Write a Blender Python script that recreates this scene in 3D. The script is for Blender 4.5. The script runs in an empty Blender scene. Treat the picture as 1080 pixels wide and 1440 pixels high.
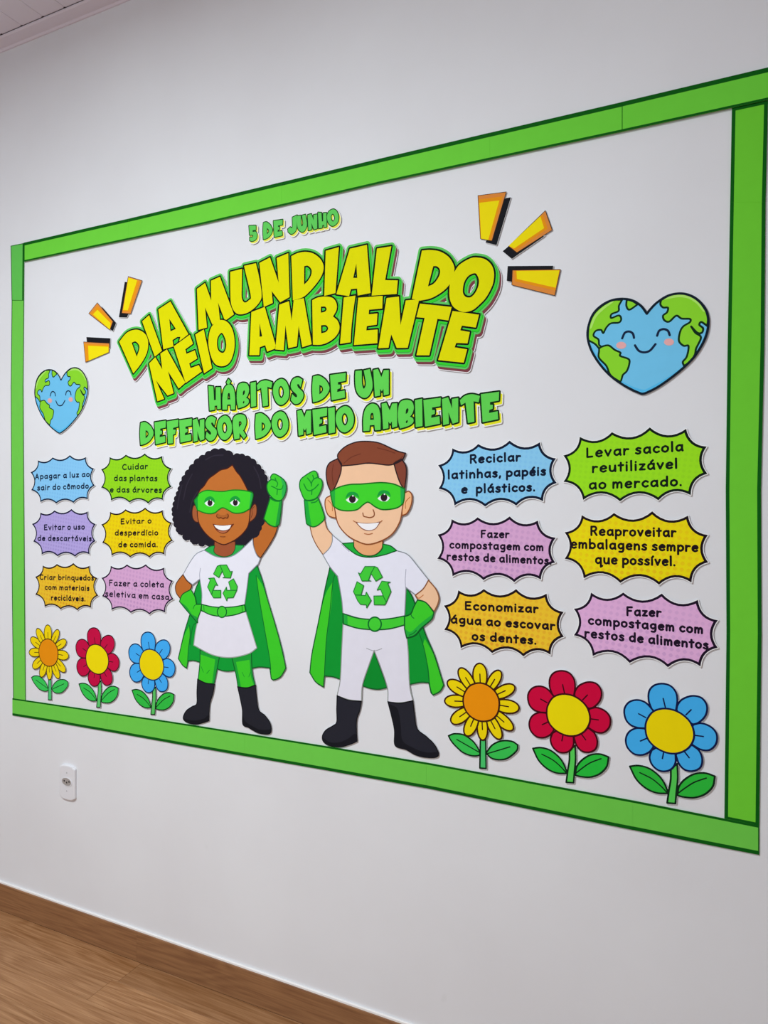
import bpy, bmesh, math, random
import numpy as np
from mathutils import Vector, Matrix
from mathutils.geometry import delaunay_2d_cdt

# ---------------------------------------------------------------- camera
SC = bpy.context.scene
W, H, F = 1080, 1440, 998.0
DIST = 1.659                                   # camera to mural wall
def _n(v):
    v = np.array(v, float); return v/np.linalg.norm(v)
xw = _n((2080, 18, -F))                        # wall's horizontal, in camera axes (right, down, forward)
zd = np.array((-298, 89800, F), float); zd = _n(zd-xw*zd.dot(xw))
yw = np.cross(xw, -zd)                         # candidate for "into the wall"
if yw[2] < 0: yw = -yw
R_ = np.array([xw, yw, -zd])                   # world = R_ @ cam
def ray(px, py): return R_ @ np.array((px-W/2, py-H/2, F))
def _hit0(px, py):
    d = ray(px, py); t = DIST/d[1]; return d[0]*t, d[2]*t
BASE_H = .09                                   # height of the wooden skirting, whose top edge meets the wall at (0, 1240)
CAMZ = -_hit0(0, 1240)[1]+BASE_H
def at(px, py):
    x, z = _hit0(px, py); return (x, z+CAMZ)
cam = bpy.data.objects.new('camera', bpy.data.cameras.new('camera'))
SC.collection.objects.link(cam)
right, down, fwd = R_ @ (1, 0, 0), R_ @ (0, 1, 0), R_ @ (0, 0, 1)
M = Matrix(((right[0], -down[0], -fwd[0], 0), (right[1], -down[1], -fwd[1], -DIST),
            (right[2], -down[2], -fwd[2], CAMZ), (0, 0, 0, 1)))
cam.matrix_world = M
cam.data.sensor_fit = 'VERTICAL'; cam.data.sensor_height = 36.0; cam.data.lens = 36.0*F/H
cam.data.clip_start = 0.05
SC.camera = cam

# ---------------------------------------------------------------- world, lights, exposure
RX0, RX1, RY0, CEIL = -4.6, 2.6, -4.2, at(0, 75.3)[1]+0.0
w = bpy.data.worlds.new('world'); SC.world = w; w.use_nodes = True
w.node_tree.nodes['Background'].inputs[0].default_value = (0.75, 0.85, 1.0, 1)
w.node_tree.nodes['Background'].inputs[1].default_value = 1.0
def area(name, loc, rot, sx, sy, power, col):
    l = bpy.data.lights.new(name, 'AREA'); l.shape = 'RECTANGLE'; l.size = sx; l.size_y = sy
    l.energy = power; l.color = col
    o = bpy.data.objects.new(name, l); SC.collection.objects.link(o)
    o.location = loc; o.rotation_euler = rot
    return o
LX, LY = -1.45, -2.0
area('daylight_window', (-1.5, RY0+0.10, 1.65), (math.radians(90), 0, 0), 2.6, 1.5, 17, (0.878, 0.962, 1.0))
area('ceiling_panel_light', (LX, LY, CEIL-0.045), (0, 0, 0), 0.6, 0.3, 87, (0.878, 0.962, 1.0))
SC.view_settings.view_transform = 'Standard'
try: SC.view_settings.look = 'None'
except Exception: pass
SC.view_settings.gamma = 1.0; SC.view_settings.use_curve_mapping = False
SC.view_settings.exposure = 0.0

# ---------------------------------------------------------------- helpers
def lin(h):
    h = h.lstrip('#'); c = [int(h[i:i+2], 16)/255 for i in (0, 2, 4)]
    return tuple(((v+.055)/1.055)**2.4 if v > .04045 else v/12.92 for v in c)+(1,)
MATS = {}
def nodes(m):
    m.use_nodes = True; nt = m.node_tree; return nt, nt.nodes, nt.links, nt.nodes['Principled BSDF']
GAIN = [1.0]
def paper(hexc, rough=.75):
    """printed matte paper: one ink colour with a faint mottling"""
    k = (hexc, rough, GAIN[0])
    if k in MATS: return MATS[k]
    m = bpy.data.materials.new('print_'+hexc); nt, N, L, B = nodes(m)
    c = [min(.9, v*GAIN[0]) for v in lin(hexc)[:3]]
    tc = N.new('ShaderNodeTexCoord'); no = N.new('ShaderNodeTexNoise'); no.inputs['Scale'].default_value = 35
    mx = N.new('ShaderNodeMix'); mx.data_type = 'RGBA'
    mx.inputs['A'].default_value = tuple(v*.965 for v in c[:3])+(1,)
    mx.inputs['B'].default_value = tuple(min(1, v*1.035) for v in c[:3])+(1,)
    L.new(tc.outputs['Object'], no.inputs['Vector']); L.new(no.outputs['Fac'], mx.inputs['Factor'])
    L.new(mx.outputs['Result'], B.inputs['Base Color'])
    B.inputs['Roughness'].default_value = rough
    B.inputs['Specular IOR Level'].default_value = .08
    MATS[k] = m; return m
def halftone(name, base, dot, pitch, fade, gain=1.0):
    name += '_%g' % gain; gl_ = lambda h: tuple(min(.9, v*gain) for v in lin(h)[:3])+(1,)
    if name in MATS: return MATS[name]
    m = bpy.data.materials.new(name); nt, N, L, B = nodes(m)
    tc = N.new('ShaderNodeTexCoord'); mp = N.new('ShaderNodeMapping'); mp.inputs['Rotation'].default_value = (0, math.radians(38), 0)
    mp.inputs['Scale'].default_value = (math.pi/pitch,)*3
    sp = N.new('ShaderNodeSeparateXYZ')
    L.new(tc.outputs['Object'], mp.inputs['Vector']); L.new(mp.outputs['Vector'], sp.inputs[0])
    def mth(op, a, b=None):
        n = N.new('ShaderNodeMath'); n.operation = op
        for i, v in enumerate((a, b)):
            if v is None: continue
            if isinstance(v, (int, float)): n.inputs[i].default_value = v
            else: L.new(v, n.inputs[i])
        return n.outputs[0]
    s = mth('MULTIPLY', mth('SINE', sp.outputs['X']), mth('SINE', sp.outputs['Z']))
    s = mth('MULTIPLY', mth('SUBTRACT', s, .12), 3.0)
    cl = N.new('ShaderNodeClamp'); L.new(s, cl.inputs[0])
    ln = N.new('ShaderNodeVectorMath'); ln.operation = 'LENGTH'; L.new(tc.outputs['Object'], ln.inputs[0])
    fd = N.new('ShaderNodeMapRange'); L.new(ln.outputs['Value'], fd.inputs[0])
    fd.inputs[1].default_value = 0; fd.inputs[2].default_value = .16; fd.inputs[3].default_value = fade; fd.inputs[4].default_value = .25
    fac = mth('MULTIPLY', cl.outputs[0], fd.outputs[0])
    mx = N.new('ShaderNodeMix'); mx.data_type = 'RGBA'
    mx.inputs['A'].default_value = gl_(base); mx.inputs['B'].default_value = gl_(dot)
    L.new(fac, mx.inputs['Factor']); L.new(mx.outputs['Result'], B.inputs['Base Color'])
    B.inputs['Roughness'].default_value = .62; B.inputs['Specular IOR Level'].default_value = .08
    MATS[name] = m; return m

def K(x0, y0, s):
    """crop coordinates -> photo coordinates"""
    return lambda X, Y: (x0+X/s, y0+Y/s)
def parse(txt):
    out = []
    for t in txt.split():
        c = t.endswith('c')
        a, b = t.rstrip('c').split(',')
        out.append((float(a), float(b), c))
    return out
def smooth(pts, closed=True, allc=False, n=6):
    """Catmull-Rom through the points; corner points stay sharp"""
    if allc: return [(p[0], p[1]) for p in pts]
    N = len(pts); out = []
    rng = range(N if closed else N-1)
    P = lambda i: pts[i % N]
    for i in rng:
        p1, p2 = P(i), P(i+1)
        p0 = P(i-1) if (closed or i > 0) else p1
        p3 = P(i+2) if (closed or i+2 < N) else p2
        if p1[2]: p0 = (2*p1[0]-p2[0], 2*p1[1]-p2[1])
        if p2[2]: p3 = (2*p2[0]-p1[0], 2*p2[1]-p1[1])
        if p1[2] and p2[2]:
            out.append((p1[0], p1[1])); continue
        for k in range(n):
            t = k/n; t2 = t*t; t3 = t2*t
            out.append(tuple(.5*(2*p1[j]+(p2[j]-p0[j])*t+(2*p0[j]-5*p1[j]+4*p2[j]-p3[j])*t2+(3*p1[j]-p0[j]-3*p2[j]+p3[j])*t3) for j in (0, 1)))
    if not closed: out.append((pts[-1][0], pts[-1][1]))
    return out
def wall(px):       # list of photo points -> array on the wall, metres
    return np.array([at(x, y) for x, y in px])
def loop(k, txt, closed=True, allc=False):
    return wall([k(x, y) for x, y in smooth(parse(txt), closed, allc)])
def poly(k, txt): return loop(k, txt, True, True)
def ell(k, cx, cy, rx, ry, n=28):
    return wall([k(cx+rx*math.cos(2*math.pi*i/n), cy+ry*math.sin(2*math.pi*i/n)) for i in range(n)])
def mpp(L):         # metres per photo pixel near a wall shape
    x, z = np.mean(np.concatenate(L) if isinstance(L, list) else L, axis=0)
    d = R_.T @ np.array((x, DIST, z-CAMZ)); return d[2]/F

# signed distance field + marching squares: true outlines of strokes and of offset unions
def contours(shapes, d, res, lines=False):
    """shapes: list of shapes, each a list of closed loops (even-odd) or, with lines, a list of open polylines"""
    A = np.concatenate([l for s in shapes for l in s])
    pad = abs(d)+3*res
    x0, z0 = A.min(0)-pad; x1, z1 = A.max(0)+pad
    nx, nz = int((x1-x0)/res)+2, int((z1-z0)/res)+2
    D = np.full((nz, nx), 1e3, np.float32); I = np.zeros((nz, nx), bool)
    gx = x0+np.arange(nx)*res; gz = z0+np.arange(nz)*res
    for s in shapes:
        E = np.zeros((nz, nx), bool) if not lines else None
        for l in s:
            B = l if lines else np.concatenate([l, l[:1]])
            for (ax, az), (bx, bz) in zip(B[:-1], B[1:]):
                i0 = max(0, int((min(ax, bx)-pad-x0)/res)); i1 = min(nx, int((max(ax, bx)+pad-x0)/res)+2)
                j0 = max(0, int((min(az, bz)-pad-z0)/res)); j1 = min(nz, int((max(az, bz)+pad-z0)/res)+2)
                X = gx[i0:i1][None, :]; Z = gz[j0:j1][:, None]
                dx, dz = bx-ax, bz-az; q = dx*dx+dz*dz
                t = np.clip(((X-ax)*dx+(Z-az)*dz)/q, 0, 1) if q > 1e-14 else 0
                dd = (X-ax-t*dx)**2+(Z-az-t*dz)**2
                np.minimum(D[j0:j1, i0:i1], dd, out=D[j0:j1, i0:i1])
                if not lines and az != bz:
                    a, b = (az, bz) if az < bz else (bz, az)
                    r0 = int(math.ceil((a-z0)/res)); r1 = int(math.ceil((b-z0)/res))
                    if r1 > r0:
                        xs = ax+(gz[r0:r1]-az)*dx/dz
                        E[r0:r1] ^= (gx[None, :] > xs[:, None])
        if not lines: I |= E
    S = np.sqrt(D); S[I] *= -1; S -= d
    neg = S < 0
    code = neg[:-1, :-1]*1+neg[:-1, 1:]*2+neg[1:, 1:]*4+neg[1:, :-1]*8
    js, is_ = np.nonzero((code > 0) & (code < 15))
    T = {1: [(3, 0)], 2: [(0, 1)], 3: [(3, 1)], 4: [(1, 2)], 5: [(3, 0), (1, 2)], 6: [(0, 2)], 7: [(3, 2)], 8: [(2, 3)], 9: [(2, 0)],
         10: [(0, 1), (2, 3)], 11: [(2, 1)], 12: [(1, 3)], 13: [(1, 0)], 14: [(0, 3)]}
    nxt = {}; pos = {}
    def key(j, i, e):
        if e == 0: return (j, i, 0)
        if e == 1: return (j, i+1, 1)
        if e == 2: return (j+1, i, 0)
        return (j, i, 1)
    def pt(k):
        if k in pos: return pos[k]
        j, i, v = k; a = S[j, i]
        b = S[j+1, i] if v else S[j, i+1]
        t = float(a/(a-b)); pos[k] = (x0+(i+(0 if v else t))*res, z0+(j+(t if v else 0))*res); return pos[k]
    for j, i in zip(js.tolist(), is_.tolist()):
        for a, b in T[int(code[j, i])]:
            nxt[key(j, i, a)] = key(j, i, b)
    out = []
    while nxt:
        s0 = next(iter(nxt)); k = s0; L = []
        while k in nxt:
            L.append(pt(k)); k = nxt.pop(k)
        if len(L) > 5:
            L = simplify(np.array(L), res*.16)
            if len(L) >= 3 and abs(area2(L)) > (2*res)**2: out.append(L)
    return out
def area2(L): return float(np.sum(L[:, 0]*np.roll(L[:, 1], -1)-L[:, 1]*np.roll(L[:, 0], -1)))/2
def simplify(L, tol):
    n = len(L); far = int(np.argmax(((L-L[0])**2).sum(1)))
    def dp(P):
        keep = np.zeros(len(P), bool); keep[0] = keep[-1] = True; st = [(0, len(P)-1)]
        while st:
            a, b = st.pop()
            if b-a < 2: continue
            v = P[b]-P[a]; q = math.hypot(*v)
            w_ = P[a+1:b]-P[a]
            dd = np.abs(w_[:, 0]*v[1]-w_[:, 1]*v[0])/q if q > 1e-12 else np.hypot(w_[:, 0], w_[:, 1])
            m = int(np.argmax(dd))
            if dd[m] > tol: m += a+1; keep[m] = True; st += [(a, m), (m, b)]
        return P[keep]
    if far == 0: return L
    a = dp(L[:far+1]); b = dp(np.concatenate([L[far:], L[:1]]))
    return np.concatenate([a[:-1], b[:-1]])
def groups(loops):
    """sort loops into outers with their holes"""
    loops = [l for l in loops if len(l) >= 3]
    ar = [abs(area2(l)) for l in loops]; order = sorted(range(len(loops)), key=lambda i: -ar[i])
    def inside(p, l):
        x, z = p; a = l; b = np.roll(l, -1, 0)
        c = (a[:, 1] > z) != (b[:, 1] > z)
        with np.errstate(divide='ignore', invalid='ignore'):
            xi = a[:, 0]+(z-a[:, 1])*(b[:, 0]-a[:, 0])/(b[:, 1]-a[:, 1])
        return bool(np.sum(c & (x < xi)) % 2)
    depth = {}; res = {}
    for n_, i in enumerate(order):
        par = [j for j in order[:n_] if inside(loops[i][0], loops[j])]
        depth[i] = len(par)
        if depth[i] % 2 == 0: res[i] = [loops[i]]
        else: res[par[-1]].append(loops[i])
    return list(res.values())

def tag(o, label=None, cat=None, group=None, kind=None):
    if label: o['label'] = label
    if cat: o['category'] = cat
    if group: o['group'] = group
    if kind: o['kind'] = kind
    return o
def link(name, me, parent=None):
    o = bpy.data.objects.new(name, me); SC.collection.objects.link(o)
    if parent: o.parent = parent
    return o
def triangulate(g):
    """constrained Delaunay of an outer loop with holes; keeps only the triangles inside"""
    o = g[0][0]; P = np.concatenate(g); co = [Vector(((x-o[0])*1000, (z-o[1])*1000)) for x, z in P]
    E = []; b = 0
    for l in g:
        n = len(l); E += [(b+i, b+(i+1) % n) for i in range(n)]; b += n
    v, e, f, _, eo, _ = delaunay_2d_cdt(co, E, [], 0, 1e-4, True)
    V = np.array([(a[0]/1000+o[0], a[1]/1000+o[1]) for a in v])
    F = np.array([t for t in f if len(t) == 3]); c = V[F].mean(1)
    ins = np.zeros(len(F), bool)
    for l in g:
        A, B = l, np.roll(l, -1, 0)
        for (ax, az), (bx, bz) in zip(A, B):
            if az == bz: continue
            m = (az > c[:, 1]) != (bz > c[:, 1])
            ins ^= m & (c[:, 0] < ax+(c[:, 1]-az)*(bx-ax)/(bz-az))
    F = F[ins]; cnt = {}
    for t in F.tolist():
        for i in range(3):
            k = (t[i], t[(i+1) % 3]); r = (k[1], k[0])
            if r in cnt: del cnt[r]
            else: cnt[k] = 1
    return V, F.tolist(), list(cnt)
class Sheet:
    """collects flat printed shapes and solid sheets into one mesh, in the coordinates of its thing"""
    def __init__(s, thing): s.t = thing; s.v = []; s.f = []; s.mi = []; s.m = []
    def slot(s, m):
        if m not in s.m: s.m.append(m)
        return s.m.index(m)
    def fill(s, loops, m, y=None, depth=0):
        """loops: even-odd set on the wall; depth>0 makes a solid sheet of that thickness behind y"""
        if y is None: y = s.t.layer()
        ox, oy, oz = s.t.o.location; k = s.slot(m)
        for g in groups(loops):
            V, tri, rims = triangulate(g); b0 = len(s.v)
            s.v += [(x-ox, y-oy, z-oz) for x, z in V]
            for a, b, c in tri:
                A, B, C = V[a], V[b], V[c]
                if (B[0]-A[0])*(C[1]-A[1])-(B[1]-A[1])*(C[0]-A[0]) < 0: b, c = c, b
                s.f.append((b0+a, b0+b, b0+c)); s.mi.append(k)
            if depth:
                b1 = len(s.v); s.v += [(x-ox, y+depth-oy, z-oz) for x, z in V]
                for a, b, c in tri:
                    A, B, C = V[a], V[b], V[c]
                    if (B[0]-A[0])*(C[1]-A[1])-(B[1]-A[1])*(C[0]-A[0]) < 0: b, c = c, b
                    s.f.append((b1+a, b1+c, b1+b)); s.mi.append(k)
                for i, j in rims:
                    s.f.append((b0+i, b1+i, b1+j, b0+j)); s.mi.append(k)
        return s
    def box(s, x0, x1, y0, y1, z0, z1, m):
        ox, oy, oz = s.t.o.location; b = len(s.v); k = s.slot(m)
        s.v += [(x-ox, y-oy, z-oz) for x in (x0, x1) for y in (y0, y1) for z in (z0, z1)]
        for f in ((0, 1, 3, 2), (4, 6, 7, 5), (0, 4, 5, 1), (2, 3, 7, 6), (0, 2, 6, 4), (1, 5, 7, 3)):
            s.f.append(tuple(b+i for i in f)); s.mi.append(k)
    def ink(s, lines, width, m, y=None):
        """strokes of a given width (m)"""
        return s.fill(contours([lines], width/2, max(.00035, min(.0007, width/5)), True), m, y)
    def rim(s, loops, width, m, y=None):
        return s.ink([np.concatenate([l, l[:1]]) for l in loops], width, m, y)
    def build(s, name, parent=None, label=None):
        me = bpy.data.meshes.new(name); me.from_pydata(s.v, [], s.f)
        for m in s.m: me.materials.append(m)
        me.polygons.foreach_set('material_index', s.mi); me.update()
        o = link(name, me, parent or s.t.o)
        if label: o['label'] = label
        return o
class Cutout:
    """a paper cut-out held a few millimetres off the wall on foam pads"""
    def __init__(s, name, loops, label, cat, group=None, lift=.0034):
        P = np.concatenate(loops); c = (P.min(0)+P.max(0))/2
        s.o = bpy.data.objects.new(name, None); SC.collection.objects.link(s.o)
        s.o.location = (c[0], 0, P.min(0)[1]); s.o.empty_display_size = .05
        tag(s.o, label, cat, group); s.k = 0; s.lift = lift
        s.px = mpp(P)
    def layer(s): s.k += 1; return -s.lift-.00003*s.k
    def backing(s, loops, mat='#f2f2f5', pads=None, offset=0, name='paper_sheet'):
        b = Sheet(s)
        b.fill(loops, paper(mat), -s.lift, .0006)
        # small foam pads that hold the sheet off the wall
        P = np.concatenate(loops); lo, hi = P.min(0), P.max(0); big = [g for g in groups(loops)]
        rnd = random.Random(4); got = 0
        for g in big:
            for _ in range(60):
                l = g[0]; a, c = l.min(0), l.max(0)
                p = np.array((rnd.uniform(a[0], c[0]), rnd.uniform(a[1], c[1])))
                if all(pinside((p[0]+dx, p[1]+dz), g) for dx in (-.007, .007) for dz in (-.007, .007)):
                    b.box(p[0]-.004, p[0]+.004, -s.lift+.0006, .0, p[1]-.004, p[1]+.004, paper('#f0f0f0')); got += 1
                    if got >= 4: break
            if got >= 4: break
        return b.build(name)
def pinside(p, g):
    n = 0
    for l in g:
        a = l; b = np.roll(l, -1, 0); c = (a[:, 1] > p[1]) != (b[:, 1] > p[1])
        with np.errstate(divide='ignore', invalid='ignore'):
            xi = a[:, 0]+(p[1]-a[:, 1])*(b[:, 0]-a[:, 0])/(b[:, 1]-a[:, 1])
        n += int(np.sum(c & (p[0] < xi)))
    return n % 2 == 1

# ---------------------------------------------------------------- materials of the room
def wall_mat():
    m = bpy.data.materials.new('painted_plaster'); nt, N, L, B = nodes(m)
    tc = N.new('ShaderNodeTexCoord')
    n1 = N.new('ShaderNodeTexNoise'); n1.inputs['Scale'].default_value = 2.2; n1.inputs['Detail'].default_value = 5
    n2 = N.new('ShaderNodeTexNoise'); n2.inputs['Scale'].default_value = 60; n2.inputs['Detail'].default_value = 3
    n3 = N.new('ShaderNodeTexNoise'); n3.inputs['Scale'].default_value = 9; n3.inputs['Detail'].default_value = 2
    for n in (n1, n2, n3): L.new(tc.outputs['Object'], n.inputs['Vector'])
    rp = N.new('ShaderNodeValToRGB'); rp.color_ramp.elements[0].position = .3; rp.color_ramp.elements[1].position = .7
    rp.color_ramp.elements[0].color = lin('#e1e1e4'); rp.color_ramp.elements[1].color = lin('#e7e8eb')
    L.new(n1.outputs['Fac'], rp.inputs[0])
    # few grey scuffs
    r2 = N.new('ShaderNodeValToRGB'); r2.color_ramp.elements[0].position = .74; r2.color_ramp.elements[1].position = .80
    r2.color_ramp.elements[0].color = (1, 1, 1, 1); r2.color_ramp.elements[1].color = (.93, .93, .92, 1)
    L.new(n3.outputs['Fac'], r2.inputs[0])
    mx = N.new('ShaderNodeMix'); mx.data_type = 'RGBA'; mx.blend_type = 'MULTIPLY'; mx.inputs['Factor'].default_value = 1
    L.new(rp.outputs[0], mx.inputs['A']); L.new(r2.outputs[0], mx.inputs['B']); L.new(mx.outputs['Result'], B.inputs['Base Color'])
    bp = N.new('ShaderNodeBump'); bp.inputs['Strength'].default_value = .06; bp.inputs['Distance'].default_value = .002
    L.new(n2.outputs['Fac'], bp.inputs['Height']); L.new(bp.outputs[0], B.inputs['Normal'])
    B.inputs['Roughness'].default_value = .62; B.inputs['Specular IOR Level'].default_value = .3
    return m
def plain(name, hexc, rough=.5, scale=30, var=.04, bump=0):
    m = bpy.data.materials.new(name); nt, N, L, B = nodes(m); c = lin(hexc)
    tc = N.new('ShaderNodeTexCoord'); no = N.new('ShaderNodeTexNoise'); no.inputs['Scale'].default_value = scale
    mx = N.new('ShaderNodeMix'); mx.data_type = 'RGBA'
    mx.inputs['A'].default_value = tuple(v*(1-var) for v in c[:3])+(1,); mx.inputs['B'].default_value = tuple(min(1, v*(1+var)) for v in c[:3])+(1,)
    L.new(tc.outputs['Object'], no.inputs['Vector']); L.new(no.outputs['Fac'], mx.inputs['Factor']); L.new(mx.outputs['Result'], B.inputs['Base Color'])
    B.inputs['Roughness'].default_value = rough
    return m
def wood(name='oak_vinyl', dark='#8a5c34', light='#b58860'):
    m = bpy.data.materials.new(name); nt, N, L, B = nodes(m)
    tc = N.new('ShaderNodeTexCoord'); oi = N.new('ShaderNodeObjectInfo')
    ofs = N.new('ShaderNodeVectorMath'); ofs.operation = 'MULTIPLY_ADD'
    cb = N.new('ShaderNodeCombineXYZ')
    for i in range(3): L.new(oi.outputs['Random'], cb.inputs[i])
    ofs.inputs[1].default_value = (37, 91, 13); L.new(cb.outputs[0], ofs.inputs[0]); L.new(tc.outputs['Object'], ofs.inputs[2])
    def mapped(sx, sy):
        mp = N.new('ShaderNodeMapping'); mp.inputs['Scale'].default_value = (sx, sy, sy); L.new(ofs.outputs[0], mp.inputs['Vector']); return mp
    a = mapped(.9, 9.0); n1 = N.new('ShaderNodeTexNoise'); n1.inputs['Scale'].default_value = 1.3; n1.inputs['Detail'].default_value = 2
    n1.inputs['Distortion'].default_value = .4
    L.new(a.outputs[0], n1.inputs['Vector'])
    mt = N.new('ShaderNodeMath'); mt.operation = 'MULTIPLY'; mt.inputs[1].default_value = 70; L.new(n1.outputs['Fac'], mt.inputs[0])
    sn = N.new('ShaderNodeMath'); sn.operation = 'SINE'; L.new(mt.outputs[0], sn.inputs[0])
    b = mapped(7, 260); n2 = N.new('ShaderNodeTexNoise'); n2.inputs['Scale'].default_value = 1; n2.inputs['Detail'].default_value = 4; L.new(b.outputs[0], n2.inputs['Vector'])
    r1 = N.new('ShaderNodeValToRGB'); r1.color_ramp.elements[0].position = 0; r1.color_ramp.elements[1].position = 1
    r1.color_ramp.elements[0].color = lin(dark); r1.color_ramp.elements[1].color = lin(light)
    mr = N.new('ShaderNodeMapRange'); mr.inputs[1].default_value = -1; mr.inputs[2].default_value = 1; mr.inputs[3].default_value = .36; mr.inputs[4].default_value = .70
    L.new(sn.outputs[0], mr.inputs[0])
    md = N.new('ShaderNodeMath'); md.operation = 'MULTIPLY_ADD'; md.inputs[1].default_value = 1.9; L.new(n2.outputs['Fac'], md.inputs[0])
    sb = N.new('ShaderNodeMath'); sb.operation = 'SUBTRACT'; sb.inputs[1].default_value = .98; L.new(mr.outputs[0], sb.inputs[0]); L.new(sb.outputs[0], md.inputs[2])
    L.new(md.outputs[0], r1.inputs[0])
    mx = N.new('ShaderNodeMix'); mx.data_type = 'RGBA'; mx.blend_type = 'MULTIPLY'; mx.inputs['Factor'].default_value = 1
    r3 = N.new('ShaderNodeValToRGB'); r3.color_ramp.elements[0].color = (.86, .84, .82, 1); r3.color_ramp.elements[1].color = (1.05, 1.03, 1.0, 1)
    L.new(oi.outputs['Random'], r3.inputs[0]); L.new(r1.outputs[0], mx.inputs['A']); L.new(r3.outputs[0], mx.inputs['B'])
    L.new(mx.outputs['Result'], B.inputs['Base Color'])
    bp = N.new('ShaderNodeBump'); bp.inputs['Strength'].default_value = .12; bp.inputs['Distance'].default_value = .001
    L.new(n2.outputs['Fac'], bp.inputs['Height']); L.new(bp.outputs[0], B.inputs['Normal'])
    B.inputs['Roughness'].default_value = .45; B.inputs['Specular IOR Level'].default_value = .35
    return m
PLASTER = wall_mat(); PVC = plain('white_pvc', '#e4dce8', .4, 6, .02); OAK = wood()

def boxmesh(name, x0, x1, y0, y1, z0, z1, m, parent=None, kind=None, bevel=0):
    bm = bmesh.new(); bmesh.ops.create_cube(bm, size=1)
    for v in bm.verts: v.co = Vector(((x0+x1)/2+v.co.x*(x1-x0), (y0+y1)/2+v.co.y*(y1-y0), (z0+z1)/2+v.co.z*(z1-z0)))
    if bevel: bmesh.ops.bevel(bm, geom=bm.edges[:], offset=bevel, segments=2, affect='EDGES', profile=.6)
    me = bpy.data.meshes.new(name); bm.to_mesh(me); bm.free(); me.materials.append(m)
    o = link(name, me, parent)
    if kind: o['kind'] = kind
    return o
# ---------------------------------------------------------------- room shell
T = .12
boxmesh('wall_back', RX0-T, RX1+T, 0, T, 0, CEIL+.12, PLASTER, kind='structure')
boxmesh('wall_left', RX0-T, RX0, RY0, 0, 0, CEIL+.12, PLASTER, kind='structure')
boxmesh('wall_right', RX1, RX1+T, RY0, 0, 0, CEIL+.12, PLASTER, kind='structure')
# front wall with a real window opening (behind the camera)
fw = Sheet(type('o', (), {'o': type('l', (), {'location': (0, 0, 0)})(), 'layer': lambda s: 0})())
wx0, wx1, wz0, wz1 = -2.9, -.1, .8, 2.45
for b in ((RX0-T, wx0, 0, CEIL+.12), (wx1, RX1+T, 0, CEIL+.12), (wx0, wx1, 0, wz0), (wx0, wx1, wz1, CEIL+.12)):
    fw.box(b[0], b[1], RY0-T, RY0, b[2], b[3], PLASTER)
me = bpy.data.meshes.new('wall_front'); me.from_pydata(fw.v, [], fw.f); me.materials.append(PLASTER)
link('wall_front', me)['kind'] = 'structure'
# ceiling of PVC boards running away from the mural wall
ceil = bpy.data.objects.new('ceiling', None); SC.collection.objects.link(ceil); ceil['kind'] = 'structure'; ceil.location = (0, 0, CEIL)
CT = CEIL+.012                                   # underside of the boards
def boards():
    x_a = None
    pitch = .10; x = RX0
    bm = bmesh.new(); bmesh.ops.create_cube(bm, size=1)
    for v in bm.verts: v.co = Vector((v.co.x*(pitch-.0012), v.co.y*(-RY0), v.co.z*.008))
    bmesh.ops.bevel(bm, geom=[e for e in bm.edges if abs(e.verts[0].co.y-e.verts[1].co.y) > 1], offset=.0008, segments=1, affect='EDGES')
    me = bpy.data.meshes.new('ceiling_board'); bm.to_mesh(me); bm.free(); me.materials.append(PVC)
    n = int((RX1-RX0)/pitch)
    for i in range(n):
        o = link('ceiling_board', me, ceil); o.location = (RX0+pitch*(i+.5), RY0/2, CT+.004-CEIL)
    b2 = boxmesh('ceiling_deck', RX0, RX1, RY0, 0, .022, .04, plain('dark_gap', '#8a8086', .8), ceil)
    dj = plain('joint_shade', '#3a3034', .8)  # dark strip and blobs stand in for the shadow in the crown and board gaps
    boxmesh('joint_shade_line', RX0, RX1, -.0532, -.0518, CT-.0012-CEIL, CT+.0005-CEIL, dj, ceil)
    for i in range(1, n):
        x = RX0+pitch*i; boxmesh('joint_gap_shade', x-.0045, x+.0045, -.0555, -.0515, CT-.0014-CEIL, CT+.0005-CEIL, dj, ceil, bevel=.0006)
boards()
# crown strip where ceiling meets the mural wall
bm = bmesh.new()
prof = [(0, -.012), (0, .0), (-.004, .0), (-.052, .0), (-.052, -.0035), (-.046, -.006), (-.010, -.0075), (-.0045, -.012)]
vs = [[bm.verts.new((x, y, CT+z)) for y, z in prof] for x in (RX0, RX1)]
for i in range(len(prof)):
    j = (i+1) % len(prof); bm.faces.new((vs[0][i], vs[1][i], vs[1][j], vs[0][j]))
bm.faces.new(vs[0][::-1]); bm.faces.new(vs[1]); bmesh.ops.recalc_face_normals(bm, faces=bm.faces)
me = bpy.data.meshes.new('trim_1'); bm.to_mesh(me); bm.free(); me.materials.append(PVC)
link('trim_1', me)['kind'] = 'structure'
# thin bead of filler between wall and floor
boxmesh('trim_2', RX0, RX1, -.006, 0, BASE_H-.001, BASE_H+.006, plain('white_filler', '#f4f1ee', .6), kind='structure', bevel=.0015)
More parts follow.
